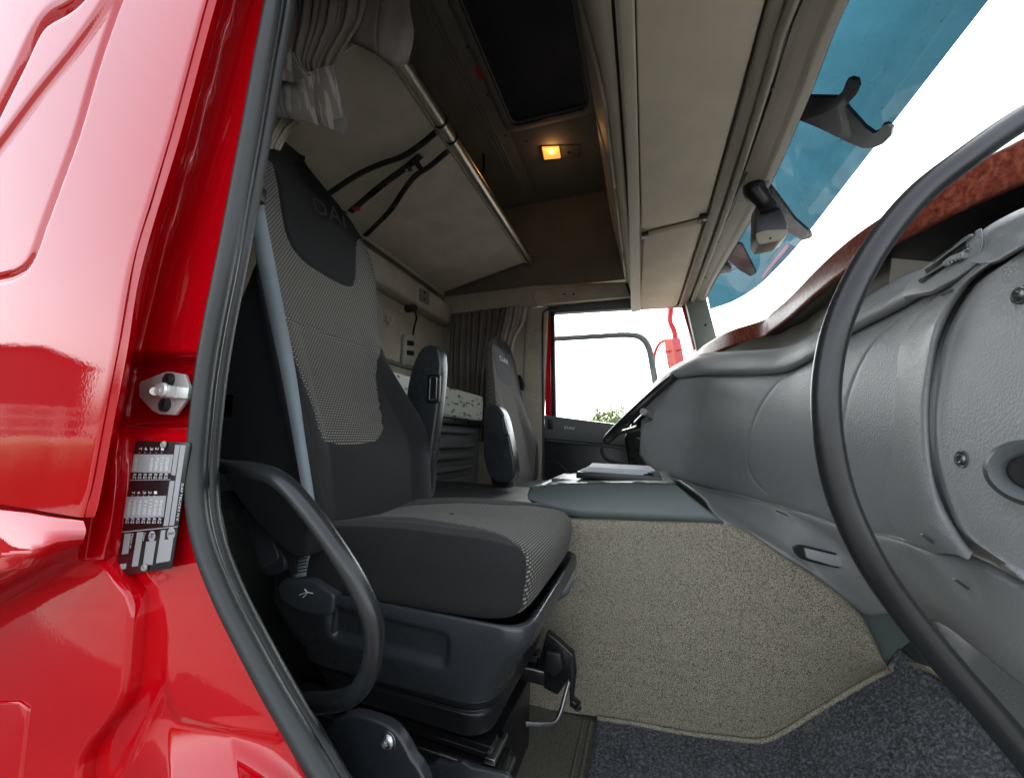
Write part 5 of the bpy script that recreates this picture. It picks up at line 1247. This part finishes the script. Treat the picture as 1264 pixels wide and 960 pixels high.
# ================================================================== STRIKER AND TYPE PLATE
def striker():
    y0 = .2795
    t = thing('door_striker', 'zinc plated door striker with two black bolts on the red jamb', 'door striker', P(205, 487, y=y0))
    def q(a, b, dy=0): return P(160+a/9.6, 440+b/9.6, y=y0+dy)
    pl = [(145, 350), (165, 300), (460, 185), (510, 185), (630, 205), (690, 215), (740, 350), (715, 500), (575, 695), (390, 685), (300, 640), (150, 480)]
    prism('back_plate', [q(a, b, -.0) for a, b in pl], A(0, -.003, 0), 'zinc', t, bevel=.0008)
    for a, b in ((485, 280), (438, 575)):
        disc('bolt', q(a, b, -.003), (0, -1, 0), .0078, .005, 'black_plastic', t, prof=[(.0003, .001), (.0026, .001), (.003, .0042), (.0055, .005), (.0074, .004), (.0078, 0)])
    prism('side_flange', [q(635, 205, -.003), q(690, 215, -.003), q(745, 360, -.006), q(725, 500, -.006), q(580, 695, -.003), q(560, 690, -.003), q(600, 500, -.003)], A(0, -.0035, 0), 'zinc', t, bevel=.0006)
    prism('claw', [q(330, 340, -.014), q(400, 320, -.014), q(560, 355, -.014), q(735, 370, -.012), q(715, 505, -.012), q(560, 490, -.014), q(400, 475, -.014), q(330, 440, -.014)], A(0, -.003, 0), 'zinc', t, bevel=.0008)
    tube('pin', [q(275, 410, -.003), q(300, 410, -.016)], .0045, 'steel', t, n=14, res=3)
    disc('pin_head', q(405, 395, -.017), (0, -1, 0), .0078, .003, 'zinc', t, n=24, prof=[(.0003, .0005), (.0022, .0005), (.0028, .0028), (.006, .003), (.0078, .0015), (.0078, 0)])
    prism('claw_wall', [q(715, 370, -.003), q(740, 370, -.003), q(722, 505, -.003), q(700, 505, -.003)], A(0, -.014, 0), 'zinc', t)
striker()
def type_plate():
    y0 = .2585
    t = thing('type_plate', 'black type plate with silver fields riveted to the red door jamb', 'type plate', P(190, 625, y=y0))
    def q(a, b, dy=0): return P(120+a/4.8, 520+b/4.8, y=y0+dy)       # coordinates in the enlarged crop
    prism('plate', fillet([q(228, 112), q(552, 125), q(440, 870), q(105, 918)], .004, 5, True), A(0, .0012, 0), 'plate_black', t, bevel=.0003)
    def field(c4, mat='print_silver'): prism('printed_field', [q(a, b, -.0002) for a, b in c4], A(0, .0002, 0), mat, t, smooth=False)
    field([(218, 194), (450, 196), (434, 306), (202, 300)]); field([(176, 446), (408, 440), (392, 566), (158, 572)])
    field([(462, 138), (490, 140), (462, 320), (438, 316)]); field([(494, 140), (524, 142), (454, 615), (426, 618)]); field([(430, 352), (458, 352), (420, 618), (392, 618)])
    field([(194, 346), (434, 342), (433, 346), (194, 350)]); field([(146, 652), (478, 620), (478, 625), (146, 658)])
    field([(162, 664), (200, 662), (182, 782), (145, 788)]); field([(236, 656), (274, 654), (240, 856), (204, 860)]); field([(290, 712), (348, 706), (326, 848), (270, 852)])
    field([(378, 645), (404, 642), (398, 700), (450, 696), (430, 826), (348, 840)]); field([(136, 844), (172, 840), (168, 872), (130, 878)])
    for a, b, r in ((438, 664, 28), (324, 680, 25)):
        disc('printed_roundel', q(a, b, -.0001), (0, -1, 0), r/4.8*.00098, .0002, 'print_silver', t, n=28)
    text_on('lettering', 'e4', [q(306, 690, -.0005), q(306, 665, -.0005), q(342, 662, -.0005), q(342, 690, -.0005)][0:4], 'plate_black', t, h=.0002)
    text_on('lettering', 'DAF', [q(420, 672, -.0005), q(456, 668, -.0005), q(456, 654, -.0005), q(420, 658, -.0005)], 'plate_black', t, h=.0002)
    # writing runs down the plate: quad = start of baseline, end of baseline, ...
    def wr(s, x0, y0_, x1, y1_, hgt, mat='print_white', **k):      # baseline left end -> right end going down; letters rise towards +x
        d = A(x1-x0, y1_-y0_); nn = A(d[1], -d[0])/np.linalg.norm(d)*hgt
        text_on('lettering', s, [q(x0, y0_, -.0005), q(x1, y1_, -.0005), q(x1+nn[0], y1_+nn[1], -.0005), q(x0+nn[0], y0_+nn[1], -.0005)], mat, t, h=.0001, **k)
    wr('DAF TRUCKS N.V.', 500, 368, 468, 592, 13)
    wr('Type', 278, 654, 268, 706, 10); wr('Motor nr.', 206, 664, 192, 756, 10)
    for i in range(5): 
        s = 'T4321'[i]
        x = 248+i*33; wr(s, x, 152, x-2, 170, 18); disc('printed_dot', q(x+2, 184, -.0001), (0, -1, 0), .0004, .0002, 'print_white', t, n=8)
        x = 206+i*33; wr(s, x, 412, x-2, 428, 18); disc('printed_dot', q(x+2, 440, -.0001), (0, -1, 0), .0004, .0002, 'print_white', t, n=8)
    for i in range(7):
        x = 212+i*31; wr('KG', x+2, 308, x-2, 338, 20)
        x = 168+i*32; wr('KG', x+2, 572, x-2, 602, 20)
    nums = ['18000', '', '', '40000', '7500', '11500', '7500']
    for i, s in enumerate(nums):
        if s: x = 218+i*31; wr(s, x+8, 212, x-3, 290, 17, 'print_white')
    for i, s in enumerate(['18000', '36000', '44000', '7100', '11500', '7500', '9000']): x = 180+i*31; wr(s, x+8, 462, x-4, 552, 17, 'print_white')
    for a, b in ((397, 138), (284, 864)):
        disc('rivet', q(a, b, -.001), (0, -1, 0), .0036, .0022, 'white_plastic', t, n=20, prof=[(.0002, .0006), (.001, .0006), (.0012, .002), (.0024, .0022), (.0036, .0008), (.0036, 0)])
type_plate()
